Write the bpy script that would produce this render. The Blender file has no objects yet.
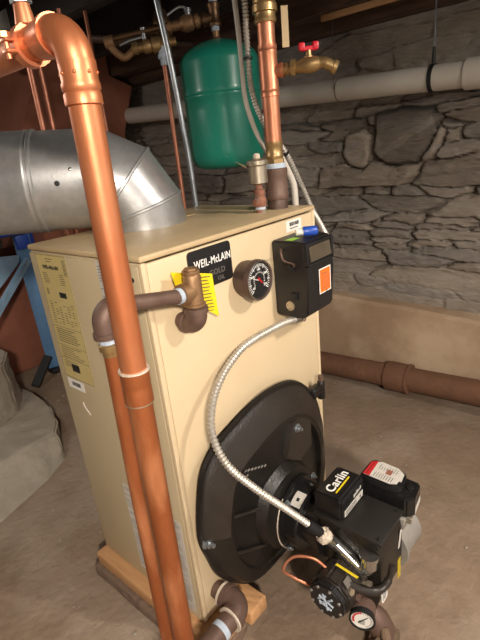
import bpy, bmesh, math, random
import numpy as np
from mathutils import Vector, Matrix, noise
PI=math.pi
random.seed(7)
SC=bpy.context.scene; COL=SC.collection
V=Vector

# ---------------------------------------------------------------- materials
def lin(c):
    return tuple((x/12.92 if x<=.04045 else ((x+.055)/1.055)**2.4) for x in (v/255 for v in c))
def mat(name,c,rough=.6,metal=0.,c2=None,scale=20.,amount=.5,bump=0.,bscale=None,detail=6,stretch=None,coat=0.,spec=None,c3=None,s3=3.,emit=None):
    m=bpy.data.materials.new(name); m.use_nodes=True
    nt=m.node_tree; N=nt.nodes; Lk=nt.links; b=N['Principled BSDF']
    b.inputs['Base Color'].default_value=(*lin(c),1); b.inputs['Roughness'].default_value=rough; b.inputs['Metallic'].default_value=metal
    if coat: b.inputs['Coat Weight'].default_value=coat; b.inputs['Coat Roughness'].default_value=.15
    if spec is not None: b.inputs['Specular IOR Level'].default_value=spec
    if c2 is not None or bump:
        tc=N.new('ShaderNodeTexCoord'); mp=N.new('ShaderNodeMapping'); Lk.new(tc.outputs['Object'],mp.inputs[0])
        if stretch: mp.inputs['Scale'].default_value=stretch
        vec=mp.outputs[0]
    if c2 is not None:
        nz=N.new('ShaderNodeTexNoise'); nz.inputs['Scale'].default_value=scale; nz.inputs['Detail'].default_value=detail; nz.inputs['Roughness'].default_value=.65
        Lk.new(vec,nz.inputs['Vector'])
        r=N.new('ShaderNodeValToRGB'); r.color_ramp.elements[0].position=.5-amount*.35; r.color_ramp.elements[1].position=.5+amount*.35
        r.color_ramp.elements[0].color=(*lin(c),1); r.color_ramp.elements[1].color=(*lin(c2),1)
        Lk.new(nz.outputs['Fac'],r.inputs[0]); out=r.outputs[0]
        if c3 is not None:
            n3=N.new('ShaderNodeTexNoise'); n3.inputs['Scale'].default_value=s3; n3.inputs['Detail'].default_value=5; Lk.new(vec,n3.inputs['Vector'])
            r3=N.new('ShaderNodeValToRGB'); r3.color_ramp.elements[0].position=.5; r3.color_ramp.elements[1].position=.66
            Lk.new(n3.outputs['Fac'],r3.inputs[0])
            mx=N.new('ShaderNodeMix'); mx.data_type='RGBA'; Lk.new(r3.outputs[0],mx.inputs[0]); Lk.new(out,mx.inputs[6]); mx.inputs[7].default_value=(*lin(c3),1); out=mx.outputs[2]
        Lk.new(out,b.inputs['Base Color'])
    if bump:
        n2=N.new('ShaderNodeTexNoise'); n2.inputs['Scale'].default_value=bscale or scale*2; n2.inputs['Detail'].default_value=6
        Lk.new(vec,n2.inputs['Vector'])
        bp=N.new('ShaderNodeBump'); bp.inputs['Strength'].default_value=bump; bp.inputs['Distance'].default_value=.01
        Lk.new(n2.outputs['Fac'],bp.inputs['Height']); Lk.new(bp.outputs[0],b.inputs['Normal'])
    return m
M={}
M['tan']=mat('tan_enamel',(216,195,160),.42,0,(208,186,150),5,.8)
M['tan_top']=mat('tan_enamel_dusty',(206,182,140),.45,0,(176,152,118),7,.8)
M['tan_shaded']=mat('tan_enamel_shaded',(198,181,148),.5,0,(190,172,138),4,.8)  # same enamel as the front, side shade put into a darker colour
M['copper_new']=mat('new_copper',(236,158,116),.42,.65,(222,134,92),9,.9,.04,60)
M['copper_old']=mat('aged_copper',(178,104,60),.46,.5,(138,74,40),14,1,.06,60,c3=(206,136,92),s3=7,stretch=(2.5,2.5,.7))
M['copper_mid']=mat('handled_copper',(206,126,82),.42,.6,(184,106,66),12,1,.05,60,stretch=(2,2,.7),c3=(212,140,98),s3=6)
M['copper_riser']=mat('riser_copper',(216,150,116),.42,.7,(184,112,82),16,1,.04,60)
M['copper_dark']=mat('thin_copper',(190,128,102),.45,.6,(140,84,64),20,1)
M['brass']=mat('brass',(190,160,112),.4,.75,(150,120,78),30,.9,.1,60)
M['bronze']=mat('bronze_fitting',(168,134,98),.5,.6,(132,98,68),24,.9,.12,80)
M['bronze_dark']=mat('tarnished_bronze',(126,100,74),.42,.8,(84,60,42),24,.9,.12,80)
M['iron']=mat('brown_iron',(122,98,86),.55,.35,(92,70,60),22,.9,.1,90)
M['iron_dark']=mat('dark_iron_pipe',(104,84,74),.5,.4,(74,58,50),24,.9,.1,90)
M['corroded']=mat('corroded_copper_valve',(164,114,90),.7,.15,(112,72,58),40,1,.4,80,c3=(136,140,128),s3=25)
M['tape']=mat('thread_tape',(196,206,216),.7,0,(160,174,190),60,.8,.2,120)
M['tape_w']=mat('white_sealant',(222,212,194),.7,0,(180,160,140),60,.8,.2,120)
M['galv']=mat('galvanized_steel',(200,200,198),.36,.72,(160,160,160),40,1.2,.03,120)
M['zinc']=mat('zinc_conduit',(176,182,186),.35,.8,(140,146,150),20,.8)
M['flex']=mat('flexible_steel',(206,202,192),.42,.55,(176,168,156),30,.8)
M['chrome']=mat('chrome',(196,194,190),.22,.95)
M['silver']=mat('satin_nickel',(196,186,166),.38,.8,(170,156,134),20,.7)
M['black']=mat('black_plastic',(20,19,20),.42,0,(30,28,28),30,.8)
M['castblack']=mat('black_painted_casting',(18,17,16),.36,.1,(38,34,30),8,1.2,.12,160)
M['castgrey']=mat('dusty_black_casting',(34,30,27),.36,.1,(58,51,45),10,1.2,.15,160)
M['blackpaint']=mat('black_gloss_paint',(20,19,20),.28,.0,(32,30,30),30,.8)
M['window']=mat('smoked_plastic',(62,56,48),.2,0,(96,86,70),12,.8)
M['dusty']=mat('dusty_black_plate',(22,20,19),.5,0,(40,36,32),14,.9)
M['orange']=mat('orange_label',(244,112,30),.6)
M['white']=mat('white_paper',(226,222,214),.7)
M['whitep']=mat('white_sticker',(214,208,198),.6,0,(190,184,176),60,.7)
M['ink']=mat('black_ink',(34,32,32),.7)
M['inkgrey']=mat('grey_ink',(96,88,66),.8)
M['inkwhite']=mat('white_ink',(240,238,232),.6)
M['grey']=mat('grey_lettering',(104,98,92),.6)
M['red']=mat('red_ink',(186,34,36),.6)
M['redh']=mat('red_enamel',(206,20,40),.4)
M['yellow']=mat('yellow_tag',(236,208,24),.6)
M['yellowd']=mat('yellow_strip',(190,164,40),.6)
M['gold']=mat('gold_label_paper',(196,178,122),.6,0,(186,166,110),12,.7)
M['bluecap']=mat('blue_plastic',(36,74,168),.35)
M['green']=mat('tank_green_paint',(38,144,122),.32,0,(30,134,112),4,.8,coat=.2)
M['lime']=mat('lime_sticker',(150,206,60),.5)
M['bluelad']=mat('blue_fiberglass',(84,124,160),.55,0,(60,98,136),10,.9)
M['bluelight']=mat('pale_blue_aluminium',(136,164,186),.5,.0,(108,136,160),12,.9)
M['pvc']=mat('white_pvc',(206,200,190),.45,0,(184,174,160),5,1)
M['rust']=mat('rusty_cast_iron',(120,84,60),.85,0,(90,60,44),12,1,.5,50)
M['concrete']=mat('brown_concrete',(156,134,112),.9,0,(116,97,79),9,1.1,.5,45,detail=14,c3=(160,142,124),s3=3.2)
M['ledge']=mat('damp_concrete_ledge',(176,150,122),.9,0,(144,116,90),3.5,1,.4,25,detail=10,c3=(192,168,140),s3=2.5)
M['step']=mat('grey_concrete_footing',(176,166,150),.95,0,(142,132,118),9,1,.6,24,detail=12)
M['block']=mat('crumbling_masonry_pad',(128,106,88),.95,0,(104,84,70),20,1,.8,40)
M['wood']=mat('raw_pine',(206,160,112),.7,0,(180,130,86),6,.9,.2,60,stretch=(8,1,8))
M['darkwood']=mat('old_dark_timber',(92,66,50),.9,0,(40,28,22),5,1,.4,20,stretch=(6,1,6),c3=(96,74,56),s3=4)
M['joist']=mat('near_black_timber',(44,32,26),.9,0,(26,20,17),5,1,.4,20,stretch=(6,1,6))  # near-black brown for ceiling boards and joists
M['reddish']=mat('red_brown_parging',(158,100,76),.9,0,(124,74,56),5,1,.3,18)
M['tagpaper']=mat('manila_tag',(206,180,140),.7)
M['blackrub']=mat('black_rubber',(20,20,20),.6)
M['fiber']=mat('brown_filter_cloth',(128,106,84),.95,0,(90,72,56),20,1,.8,50)
M['steel']=mat('grey_motor_paint',(156,150,142),.5,.2,(130,126,120),20,.8)
M['glass']=mat('glass',(255,255,255),.05)
M['glass'].node_tree.nodes['Principled BSDF'].inputs['Transmission Weight'].default_value=1

# stone with rock-to-rock tones stored on the stones themselves
def stone_mat():
    m=mat('schist_stone',(166,156,144),.9,0,(122,113,103),16,1,.9,42,detail=10,stretch=(1,1,3.6))
    nt=m.node_tree;N=nt.nodes;L=nt.links;b=N['Principled BSDF']
    at=N.new('ShaderNodeAttribute'); at.attribute_name='tone'
    mx=N.new('ShaderNodeMix'); mx.data_type='RGBA'; mx.blend_type='MULTIPLY'; mx.inputs[0].default_value=1
    src=b.inputs['Base Color'].links[0].from_socket
    L.new(src,mx.inputs[6]); L.new(at.outputs['Color'],mx.inputs[7]); L.new(mx.outputs[2],b.inputs['Base Color'])
    return m
M['stone']=stone_mat()

# ---------------------------------------------------------------- mesh helpers
def frame(z):
    z=V(z).normalized(); a=V((0,0,1)) if abs(z.z)<.9 else V((1,0,0))
    x=a.cross(z).normalized(); y=z.cross(x); return x,y,z
def box(bm,lo,hi,bev=0.,seg=2,mtx=None):
    r=bmesh.ops.create_cube(bm,size=1)
    vs=r['verts']
    lo=V(lo);hi=V(hi)
    for v in vs:
        v.co=V(((lo.x+hi.x)/2+v.co.x*(hi.x-lo.x),(lo.y+hi.y)/2+v.co.y*(hi.y-lo.y),(lo.z+hi.z)/2+v.co.z*(hi.z-lo.z)))
    if bev:
        es=list({e for v in vs for e in v.link_edges})
        o=bmesh.ops.bevel(bm,geom=es,offset=bev,segments=seg,affect='EDGES',profile=.5)
        vs=list({v for f in o['faces'] for v in f.verts}|{v for v in vs if v.is_valid})
    if mtx is not None:
        for v in vs: v.co=mtx@v.co
    return vs
def rings(bm,pts,radii,dirs,seg=24,cap=True):
    rr=[]; x=None
    for p,r,d in zip(pts,radii,dirs):
        d=V(d).normalized()
        if x is None: x,y,_=frame(d)
        else:
            x=(x-d*x.dot(d)).normalized(); y=d.cross(x)
        rr.append([bm.verts.new(V(p)+(x*math.cos(2*PI*k/seg)+y*math.sin(2*PI*k/seg))*r) for k in range(seg)])
    for a,b in zip(rr,rr[1:]):
        for k in range(seg):
            bm.faces.new((a[k],a[(k+1)%seg],b[(k+1)%seg],b[k]))
    if cap:
        if radii[0]>1e-5: bm.faces.new(rr[0][::-1])
        if radii[-1]>1e-5: bm.faces.new(rr[-1])
    return rr
def tube(bm,path,r,seg=20,cap=True):
    path=[V(p) for p in path]; n=len(path)
    d=[(path[min(i+1,n-1)]-path[max(i-1,0)]) for i in range(n)]
    rad=r if isinstance(r,(list,tuple)) else [r]*n
    rings(bm,path,rad,d,seg,cap)
def lathe(bm,p0,axis,prof,seg=28):
    """prof: list of (distance along axis, radius)"""
    p0=V(p0);a=V(axis).normalized()
    rings(bm,[p0+a*t for t,_ in prof],[max(r,1e-6) for _,r in prof],[a]*len(prof),seg)
def catmull(P,n=12):
    P=[V(p) for p in P]; Q=[P[0]*2-P[1]]+P+[P[-1]*2-P[-2]]; o=[]
    for i in range(1,len(Q)-2):
        a,b,c,d=Q[i-1:i+3]
        for k in range(n):
            t=k/n
            o.append(.5*((2*b)+(c-a)*t+(2*a-5*b+4*c-d)*t*t+(3*b-a-3*c+d)*t**3))
    o.append(P[-1]); return o
def resample(path,step):
    o=[path[0].copy()]; acc=0
    for a,b in zip(path,path[1:]):
        l=(b-a).length; 
        if l<1e-9: continue
        t=step-acc
        while t<=l: o.append(a.lerp(b,t/l)); t+=step
        acc=l-(t-step)
    return o
def arc(c,a,b,r,t0=0,t1=PI/2,n=10):
    c,a,b=V(c),V(a).normalized(),V(b).normalized()
    return [c+(a*math.cos(t0+(t1-t0)*k/n)+b*math.sin(t0+(t1-t0)*k/n))*r for k in range(n+1)]
def bend(p0,p1,p2,r,n=10):
    """corner p0-p1-p2 filleted with radius r"""
    p0,p1,p2=V(p0),V(p1),V(p2); a=(p0-p1).normalized(); b=(p2-p1).normalized()
    th=a.angle(b); t=r/math.tan(th/2); s=p1+a*t; e=p1+b*t
    c=p1+(a+b).normalized()*(r/math.sin(th/2))
    u=(s-c).normalized(); w=(e-c); w=(w-u*w.dot(u)).normalized()
    return arc(c,u,w,r,0,PI-th,n)
def prism(bm,poly,ax,lo,hi,bev=0):
    """extrude a polygon given in the two other axes along axis ax"""
    def mk(p,h):
        return V((h,p[0],p[1])) if ax=='x' else V((p[0],h,p[1])) if ax=='y' else V((p[0],p[1],h))
    a=[bm.verts.new(mk(p,lo)) for p in poly]; b=[bm.verts.new(mk(p,hi)) for p in poly]
    fs=[bm.faces.new(a[::-1]),bm.faces.new(b)]
    n=len(poly)
    for k in range(n): fs.append(bm.faces.new((a[k],a[(k+1)%n],b[(k+1)%n],b[k])))
    if bev:
        es=list({e for f in fs for e in f.edges})
        bmesh.ops.bevel(bm,geom=es,offset=bev,segments=2,affect='EDGES')
def sphere(bm,c,r,sc=(1,1,1),u=20,v=12):
    o=bmesh.ops.create_uvsphere(bm,u_segments=u,v_segments=v,radius=r)
    for q in o['verts']: q.co=V((q.co.x*sc[0],q.co.y*sc[1],q.co.z*sc[2]))+V(c)
def B(): return bmesh.new()
def obj(name,bm,m,parent=None,label=None,angle=35,loc=None):
    bmesh.ops.recalc_face_normals(bm,faces=bm.faces[:])
    for f in bm.faces: f.smooth=True
    for e in bm.edges:
        if len(e.link_faces)==2 and e.calc_face_angle(0)>math.radians(angle): e.smooth=False
    me=bpy.data.meshes.new(name); 
    off=None
    if parent is None:
        # origin at the thing's base
        xs=[v.co for v in bm.verts]
        off=V((sum(c.x for c in xs)/len(xs),sum(c.y for c in xs)/len(xs),min(c.z for c in xs)))
    else: off=parent_origin(parent)
    for v in bm.verts: v.co-=off
    bm.to_mesh(me); bm.free(); me.materials.append(m if not isinstance(m,str) else M[m])
    o=bpy.data.objects.new(name,me); COL.objects.link(o)
    if parent is None: o.location=off
    else: o.parent=parent
    if label: o['label']=label
    return o
def parent_origin(p):
    o=V((0,0,0))
    while p is not None: o+=V(p.location); p=p.parent
    return o
def thing(name,label,cat,loc,group=None):
    o=bpy.data.objects.new(name,None); o.empty_display_size=.05; COL.objects.link(o); o.location=loc
    o['label']=label;o['category']=cat
    if group:o['group']=group
    return o
def tag(o,label,cat,group=None):
    o['label']=label;o['category']=cat
    if group:o['group']=group
    return o
def struct(name,bm,m,label=None,**k):
    o=obj(name,bm,m,**k); o['kind']='structure'
    if label:o['label']=label
    return o
def text(name,s,size,m,parent,origin,xd,yd,thick=.0006,sx=1.,bold=.0,shear=0,align='LEFT',label=None):
    cu=bpy.data.curves.new('t','FONT'); cu.body=s; cu.size=size; cu.extrude=thick/2; cu.offset=bold; cu.shear=shear
    cu.align_x=align; cu.space_character=1.06; cu.align_y='CENTER'; cu.resolution_u=3
    t=bpy.data.objects.new('t',cu); COL.objects.link(t)
    bpy.context.view_layer.update()
    me=bpy.data.meshes.new_from_object(t.evaluated_get(bpy.context.evaluated_depsgraph_get()))
    bpy.data.objects.remove(t); bpy.data.curves.remove(cu)
    xd=V(xd).normalized(); yd=V(yd).normalized(); zd=xd.cross(yd).normalized()
    po=parent_origin(parent)
    for v in me.vertices:
        v.co=V(origin)+xd*v.co.x*sx+yd*v.co.y+zd*v.co.z-po
    me.materials.clear(); me.materials.append(M[m])
    o=bpy.data.objects.new(name,me); COL.objects.link(o); o.parent=parent
    if label:o['label']=label
    return o
def quadplate(bm,o,xd,yd,w,h,t=.0006,r=0.):
    """thin plate with its corner at o"""
    o,xd,yd=V(o),V(xd).normalized(),V(yd).normalized(); zd=xd.cross(yd)
    pts=[]
    if r:
        for cx,cy,a0 in ((w-r,r,-PI/2),(w-r,h-r,0),(r,h-r,PI/2),(r,r,PI)):
            for k in range(5):
                a=a0+k/4*PI/2; pts.append((cx+r*math.cos(a),cy+r*math.sin(a)))
    else: pts=[(0,0),(w,0),(w,h),(0,h)]
    a=[bm.verts.new(o+xd*x+yd*y) for x,y in pts]; b=[bm.verts.new(o+xd*x+yd*y+zd*t) for x,y in pts]
    bm.faces.new(a[::-1]);bm.faces.new(b)
    n=len(pts)
    for k in range(n): bm.faces.new((a[k],a[(k+1)%n],b[(k+1)%n],b[k]))
def hexnut(bm,p,axis,r,h,rot=0):
    x,y,z=frame(axis); p=V(p)
    a=[bm.verts.new(p+(x*math.cos(rot+k*PI/3)+y*math.sin(rot+k*PI/3))*r) for k in range(6)]
    b=[bm.verts.new(v.co+z*h) for v in a]
    bm.faces.new(a[::-1]);bm.faces.new(b)
    for k in range(6): bm.faces.new((a[k],a[(k+1)%6],b[(k+1)%6],b[k]))
def ribbed(bm,path,r,pitch=.005,depth=.0016,seg=14):
    pts=resample(path,pitch/4); n=len(pts)
    rad=[r-depth*(.5-.5*math.cos(2*PI*i/4)) for i in range(n)]
    tube(bm,pts,rad,seg)

W,D,Z0,Z1=.585,.42,.08,1.0

# ================================================================ SETTING
# floor (one mesh, gently uneven)
bm=B()
nx,ny=90,110; X0,X1,Y0,Y1=-2.2,1.75,-1.9,4.0
g=[[bm.verts.new((X0+(X1-X0)*i/nx,Y0+(Y1-Y0)*j/ny,0)) for j in range(ny+1)] for i in range(nx+1)]
for i in range(nx+1):
    for j in range(ny+1):
        v=g[i][j]; v.co.z=(noise.noise(v.co*2.1)*.004+noise.noise(v.co*9)*.0012)-.003
for i in range(nx):
    for j in range(ny): bm.faces.new((g[i][j],g[i+1][j],g[i+1][j+1],g[i][j+1]))
low=[bm.verts.new((x,y,-.12)) for x,y in ((X0,Y0),(X1,Y0),(X1,Y1),(X0,Y1))]
bm.faces.new(low)
struct('floor',bm,'concrete','dusty brown concrete basement floor')

# stone wall as a height field of flat, angular fieldstones (weighted stretched cells)
def stone_wall(name,axis_origin,ulen,z0,z1,fn_extra,udir,ndir,du=.0085,dz=.0052,seed=1,coarse=1):
    rng=np.random.RandomState(seed)
    nu=int(ulen/(du*coarse)); nz=int((z1-z0)/(dz*coarse))
    S=[];z=z0-.1;ST=6.0
    while z<z1+.15:
        h=rng.choice([.026,.038,.055,.078,.115],p=[.22,.26,.24,.17,.11]); u=-.4+rng.uniform(0,.2)
        while u<ulen+.4:
            w=h*rng.uniform(2.6,7.5)+.04
            S.append((u+w/2,z+h/2+rng.uniform(-.3,.3)*h,w/2/ST+h*.5)); u+=w
        z+=h
    S=np.array(S); ns=len(S)
    dep=rng.uniform(-.020,.020,ns); tu=rng.uniform(-.09,.09,ns); tz=rng.uniform(-.35,.25,ns); tn=rng.uniform(.74,1.10,ns); hue=rng.uniform(-.05,.05,ns)
    U=V(udir);Nn=V(ndir);O=V(axis_origin)
    zs=np.linspace(z0,z1,nz+1)
    verts=[];tone=[]
    for i in range(nu+1):
        u=ulen*i/nu
        wu=np.array([u+.045*noise.noise(V((u*4,z*6,seed+9)))+.020*noise.noise(V((u*16,z*20,seed+2))) for z in zs])
        wz=np.array([z+.030*noise.noise(V((u*2.2,z*3,seed)))+.012*noise.noise(V((u*9,z*12,seed+5)))+.004*noise.noise(V((u*34,z*30,seed+7))) for z in zs])
        sel=np.nonzero(np.abs(S[:,0]-u)<.95)[0]; P_=S[sel]
        d=np.sqrt(((wu[:,None]-P_[None,:,0])/ST)**2+(wz[:,None]-P_[None,:,1])**2)-P_[None,:,2]*.55
        o=np.argpartition(d,1,axis=1)[:,:2]; a=np.take_along_axis(d,o,1); sw=a[:,0]>a[:,1]
        k1=np.where(sw,o[:,1],o[:,0]); gap=np.abs(a[:,0]-a[:,1]); kk=sel[k1]
        for j,z in enumerate(zs):
            k=kk[j]; e=min(gap[j]/.0072,1.0); edge=1-(1-e)**2.2
            f=dep[k]+tu[k]*(wu[j]-S[k,0])+tz[k]*(wz[j]-S[k,1])
            f=max(-.03,min(.032,f))
            h=(f+.068)*edge-.068+.009*noise.noise(V((u*7,z*46,1)))+.006*noise.noise(V((u*24,z*95,2)))+.010*noise.noise(V((u*5,z*12,7)))*edge
            t=tn[k]
            if fn_extra: h,t=fn_extra(u,z,h,t)
            verts.append(tuple(O+U*u+V((0,0,float(z)))+Nn*float(h))); tone.append((t*(1+hue[k]*.6),t,t*(1-hue[k])))
    faces=[]; n1=nz+1
    for i in range(nu):
        for j in range(nz):
            faces.append((i*n1+j,(i+1)*n1+j,(i+1)*n1+j+1,i*n1+j+1))
    base=len(verts)
    for (u,z) in ((0,z0),(ulen,z0),(ulen,z1),(0,z1)):
        verts.append(tuple(O+U*u+V((0,0,z))-Nn*.35)); tone.append((1,1,1))
    faces.append((base,base+3,base+2,base+1))
    me=bpy.data.meshes.new(name); me.from_pydata(verts,[],faces); me.update()
    ca=me.color_attributes.new('tone','FLOAT_COLOR','POINT')
    arr=np.ones((len(verts),4),dtype=np.float32); arr[:,:3]=np.array(tone); ca.data.foreach_set('color',arr.ravel())
    me.materials.append(M['stone'])
    for p in me.polygons: p.use_smooth=True
    o=bpy.data.objects.new(name,me); COL.objects.link(o); o['kind']='structure'
    return o
WY0=-1.3
def poly_in(y,z,pl):
    """signed inside distance to a convex polygon (clockwise or not)"""
    m=9; n=len(pl)
    ar=sum(pl[i][0]*pl[(i+1)%n][1]-pl[(i+1)%n][0]*pl[i][1] for i in range(n)); sg=1 if ar>0 else -1
    for i in range(n):
        (x0,y0),(x1,y1)=pl[i],pl[(i+1)%n]; l=math.hypot(x1-x0,y1-y0)
        m=min(m,sg*((x1-x0)*(z-y0)-(y1-y0)*(y-x0))/l)
    return m
BIG=[(.272,1.232),(.16,1.244),(.028,1.232),(.004,1.19),(.058,1.075),(.098,1.020),(.222,1.022),(.276,1.085)]
PALE=[(.405,1.165),(.33,1.180),(.287,1.150),(.283,1.07),(.325,1.012),(.39,1.022),(.432,1.09)]
SIDE=[(.045,1.105),(.0,1.17),(-.02,1.13),(.02,1.03),(.075,1.020),(.07,1.05)]
def right_extra(u,z,h,t):
    y=u+WY0
    if z>.98 and z<1.27 and -.1<y<.5:
        yy=y+.010*noise.noise(V((y*16,z*16,4))); zz=z+.010*noise.noise(V((y*14,z*18,9)))
        for pl,hh,tt in ((SIDE,.0,1.12),(PALE,.018,1.16),(BIG,.040,.72)):
            d=poly_in(yy,zz,pl)
            if d>-.006:
                e=max(0,min(1,(d+.006)/.022)); ed=1-(1-e)**2
                hh2=hh
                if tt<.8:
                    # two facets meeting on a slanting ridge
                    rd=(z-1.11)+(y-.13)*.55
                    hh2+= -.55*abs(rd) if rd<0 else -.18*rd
                    tt=.50+(.40 if 0<rd<.03 else .16*max(0,noise.noise(V((y*10,z*10,3))))+ (.20 if rd>.03 else 0))  # tone paints a highlight streak along the ridge
                h=-.060+(hh2+.060)*ed+.006*noise.noise(V((y*20,z*24,3))); t=tt
    k=max(0,min(1,(z-1.245+.02*noise.noise(V((y*4,z*4,3))))/.04))
    if k>0:
        hp=.014*noise.noise(V((y*5,z*9,2)))+.005*noise.noise(V((y*22,z*30,2)))
        h=h*(1-k*.75)+hp*k; t=t*(1-k*.75)+1.0*k*.75
    k=max(0,min(1,(.56-z+.06*noise.noise(V((y*3,z*3,6))))/.05))
    if k>0:
        hp=.015*noise.noise(V((y*4,z*9,12)))+.004*noise.noise(V((y*20,z*20,2)))+.006
        h=h*(1-k*.8)+hp*k; t=t*(1-k*.75)+1.08*k*.75
    return h,t
stone_wall('wall_right',(1.53,WY0,0),5.3,.3,1.56,right_extra,(0,1,0),(-1,0,0),seed=3)
stone_wall('wall_back',(-2.2,3.95,0),3.8,0,1.56,None,(1,0,0),(0,-1,0),seed=5,coarse=3)
stone_wall('wall_left',(-2.15,-1.9,0),5.9,0,1.56,None,(0,1,0),(1,0,0),seed=8,coarse=4)
# concrete footing ledge along the stone wall
bm=B()
n=110; prof=[(1.60,-.02),(1.474,-.02),(1.468,.12),(1.462,.30),(1.466,.385),(1.48,.40),(1.60,.415)]
rows=[]
for i in range(n+1):
    y=WY0+5.2*i/n
    row=[]
    for k,(x,z) in enumerate(prof):
        dx=.010*noise.noise(V((y*2.5,z*5,1)))+.004*noise.noise(V((y*12,z*12,2)))
        dzz=(-.012*(y<0)*abs(y)+.008*noise.noise(V((y*5,0,3)))) if k>=4 else 0
        row.append(bm.verts.new((x+(dx if 0<k<6 else 0),y,z+dzz+ (.04*min(max(y,-.3),.6) if k>=3 else 0))))
    rows.append(row)
for a,b in zip(rows,rows[1:]):
    for k in range(len(prof)-1): bm.faces.new((a[k],a[k+1],b[k+1],b[k]))
bm.faces.new(rows[0]);bm.faces.new(rows[-1][::-1])
struct('trim_1',bm,'ledge','brown concrete footing ledge at the foot of the stone wall')

# ceiling boards
bm=B()
x=-2.2
while x<1.9:
    w=.14; box(bm,(x,-1.9,1.80),(x+w-.004,4.0,1.825),.002,1); x+=w
struct('ceiling',bm,'joist','dark board underside of the floor above')
# sill beam and joists, one object each
bm=B(); box(bm,(1.44,-1.9,1.56),(1.74,4.0,1.80),.008); struct('trim_2',bm,'darkwood','dark sill timber on top of the stone wall')
bm=B(); box(bm,(1.30,-1.9,1.60),(1.345,4.0,1.80),.004); box(bm,(1.345,-1.9,1.60),(1.44,4.0,1.625),.003); struct('trim_3',bm,'darkwood')
for k,x in enumerate((1.0,.56,.12,-.34,-.8,-1.3)):
    bm=B(); box(bm,(x-.03,-1.9,1.62),(x+.03,4.0,1.80),.004); struct('trim_%d'%(k+4),bm,'joist')

# ================================================================ BOILER
boiler=thing('boiler','tall tan enamelled steel oil boiler standing on wooden blocks','boiler',(W/2,D/2,Z0))
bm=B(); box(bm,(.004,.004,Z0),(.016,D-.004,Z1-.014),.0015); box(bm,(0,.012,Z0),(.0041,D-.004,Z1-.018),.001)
lp=obj('side_panel',bm,'tan_shaded',boiler)
bm=B(); box(bm,(W-.014,.004,Z0),(W,D-.002,Z1-.012),.0015); obj('side_panel',bm,'tan_shaded',boiler)
bm=B(); box(bm,(.016,D-.014,Z0),(W-.014,D,Z1-.012),.0015); obj('back_panel',bm,'tan_shaded',boiler)
bm=B()
# top panel with a folded lip
box(bm,(0,0,Z1-.012),(W,D,Z1),.004,3)
obj('top_panel',bm,'tan_top',boiler)
bm=B()
box(bm,(0.001,.0005,Z0),(.013,.012,Z1-.0135),.002)
obj('front_corner_trim',bm,'tan',boiler); bm=B()
box(bm,(W-.013,.0005,Z0),(W-.001,.012,Z1-.0135),.002)
obj('front_corner_trim',bm,'tan',boiler)
bm=B(); box(bm,(.0145,.0015,Z0+.002),(W-.0145,.012,Z1-.016),.002)
fp=obj('front_panel',bm,'tan',boiler)
bm=B()
for z in (.935,.97):
    pass
lathe(bm,(.0,.030,.955),(-1,0,0),[(-.0005,.0001),(-.0004,.0045),(.0015,.0045),(.002,.0035),(.002,0.0001)],14)
obj('screw',bm,'ink',boiler,'small black screw head in the side panel')
# circular knock-out line on the top
bm=B(); tube(bm,[V((.40+.055*math.cos(a),.34+.055*math.sin(a),Z1)) for a in [2*PI*k/40 for k in range(41)]],.0012,6,False)
obj('knockout_ring',bm,'tan_top',boiler)

# side data plate
lab=B(); quadplate(lab,(-.0002,.387,.668),(0,-1,0),(0,0,1),.128,.315)
dp=obj('data_plate',lab,'gold',boiler,'gold paper data plate printed in black')
bm=B(); rr=random.Random(4)
def pr(bm,y,z,w,h=.0018): quadplate(bm,(-.0008,y,z),(0,-1,0),(0,0,1),w,h,.0003)
for (z,segs) in [(.972,[(.345,.03)]),(.966,[(.345,.022)])]:
    for y,w in segs: pr(bm,y,z,w)
for k in range(6): pr(bm,.372,.938-k*.0045,.018+.01*rr.random(),.0014); pr(bm,.30,.938-k*.0045,.016+.008*rr.random(),.0014)
for k in range(12): pr(bm,.275,.972-k*.003,.012,.0014)
for k in range(7): pr(bm,.372,.900-k*.0022,.008,.0013)
for k in range(10):
    for y in (.372,.352,.335,.315,.298,.280): 
        if rr.random()<.75: pr(bm,y,.868-k*.0058,.009+.004*rr.random(),.0016)
for k in range(7): pr(bm,.374,.800-k*.0055,.095*(1-.3*rr.random()),.0018)
for k in range(6): pr(bm,.374,.753-k*.0055,.10*(1-.5*rr.random()),.0014)
for k in range(4): pr(bm,.374,.715-k*.005,.06,.0014)
for z in (.8065,.758,.722): pr(bm,.386,z,.126,.0009)
pr(bm,.386,.669,.126,.0009);pr(bm,.386,.981,.126,.0009)
quadplate(bm,(-.0008,.387,.668),(0,-1,0),(0,0,1),.0009,.315,.0003);quadplate(bm,(-.0008,.2600,.668),(0,-1,0),(0,0,1),.0009,.315,.0003)
obj('print',bm,'inkgrey',dp)
bm=B(); quadplate(bm,(-.0008,.318,.884),(0,-1,0),(0,0,1),.030,.013,.0003); obj('black_patch',bm,'ink',dp); bm=B(); quadplate(bm,(-.0008,.345,.690),(0,-1,0),(0,0,1),.034,.020,.0003)
obj('black_patch',bm,'ink',dp)
text('lettering','WEIL-McLAIN',.0115,'ink',dp,(-.0008,.365,.953),(0,-1,0),(0,0,1),.0004,.95,.0006)
bm=B(); quadplate(bm,(-.0002,.384,.637),(0,-1,0),(0,0,1),.072,.027)
s=obj('barcode_sticker',bm,'white',boiler,'small white barcode sticker under the data plate')
bm=B()
for k in range(14): quadplate(bm,(-.0008,.366-k*.0028,.646),(0,-1,0),(0,0,1),.0012+.0008*rr.random(),.011,.0003)
obj('barcode',bm,'ink',s)
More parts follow.
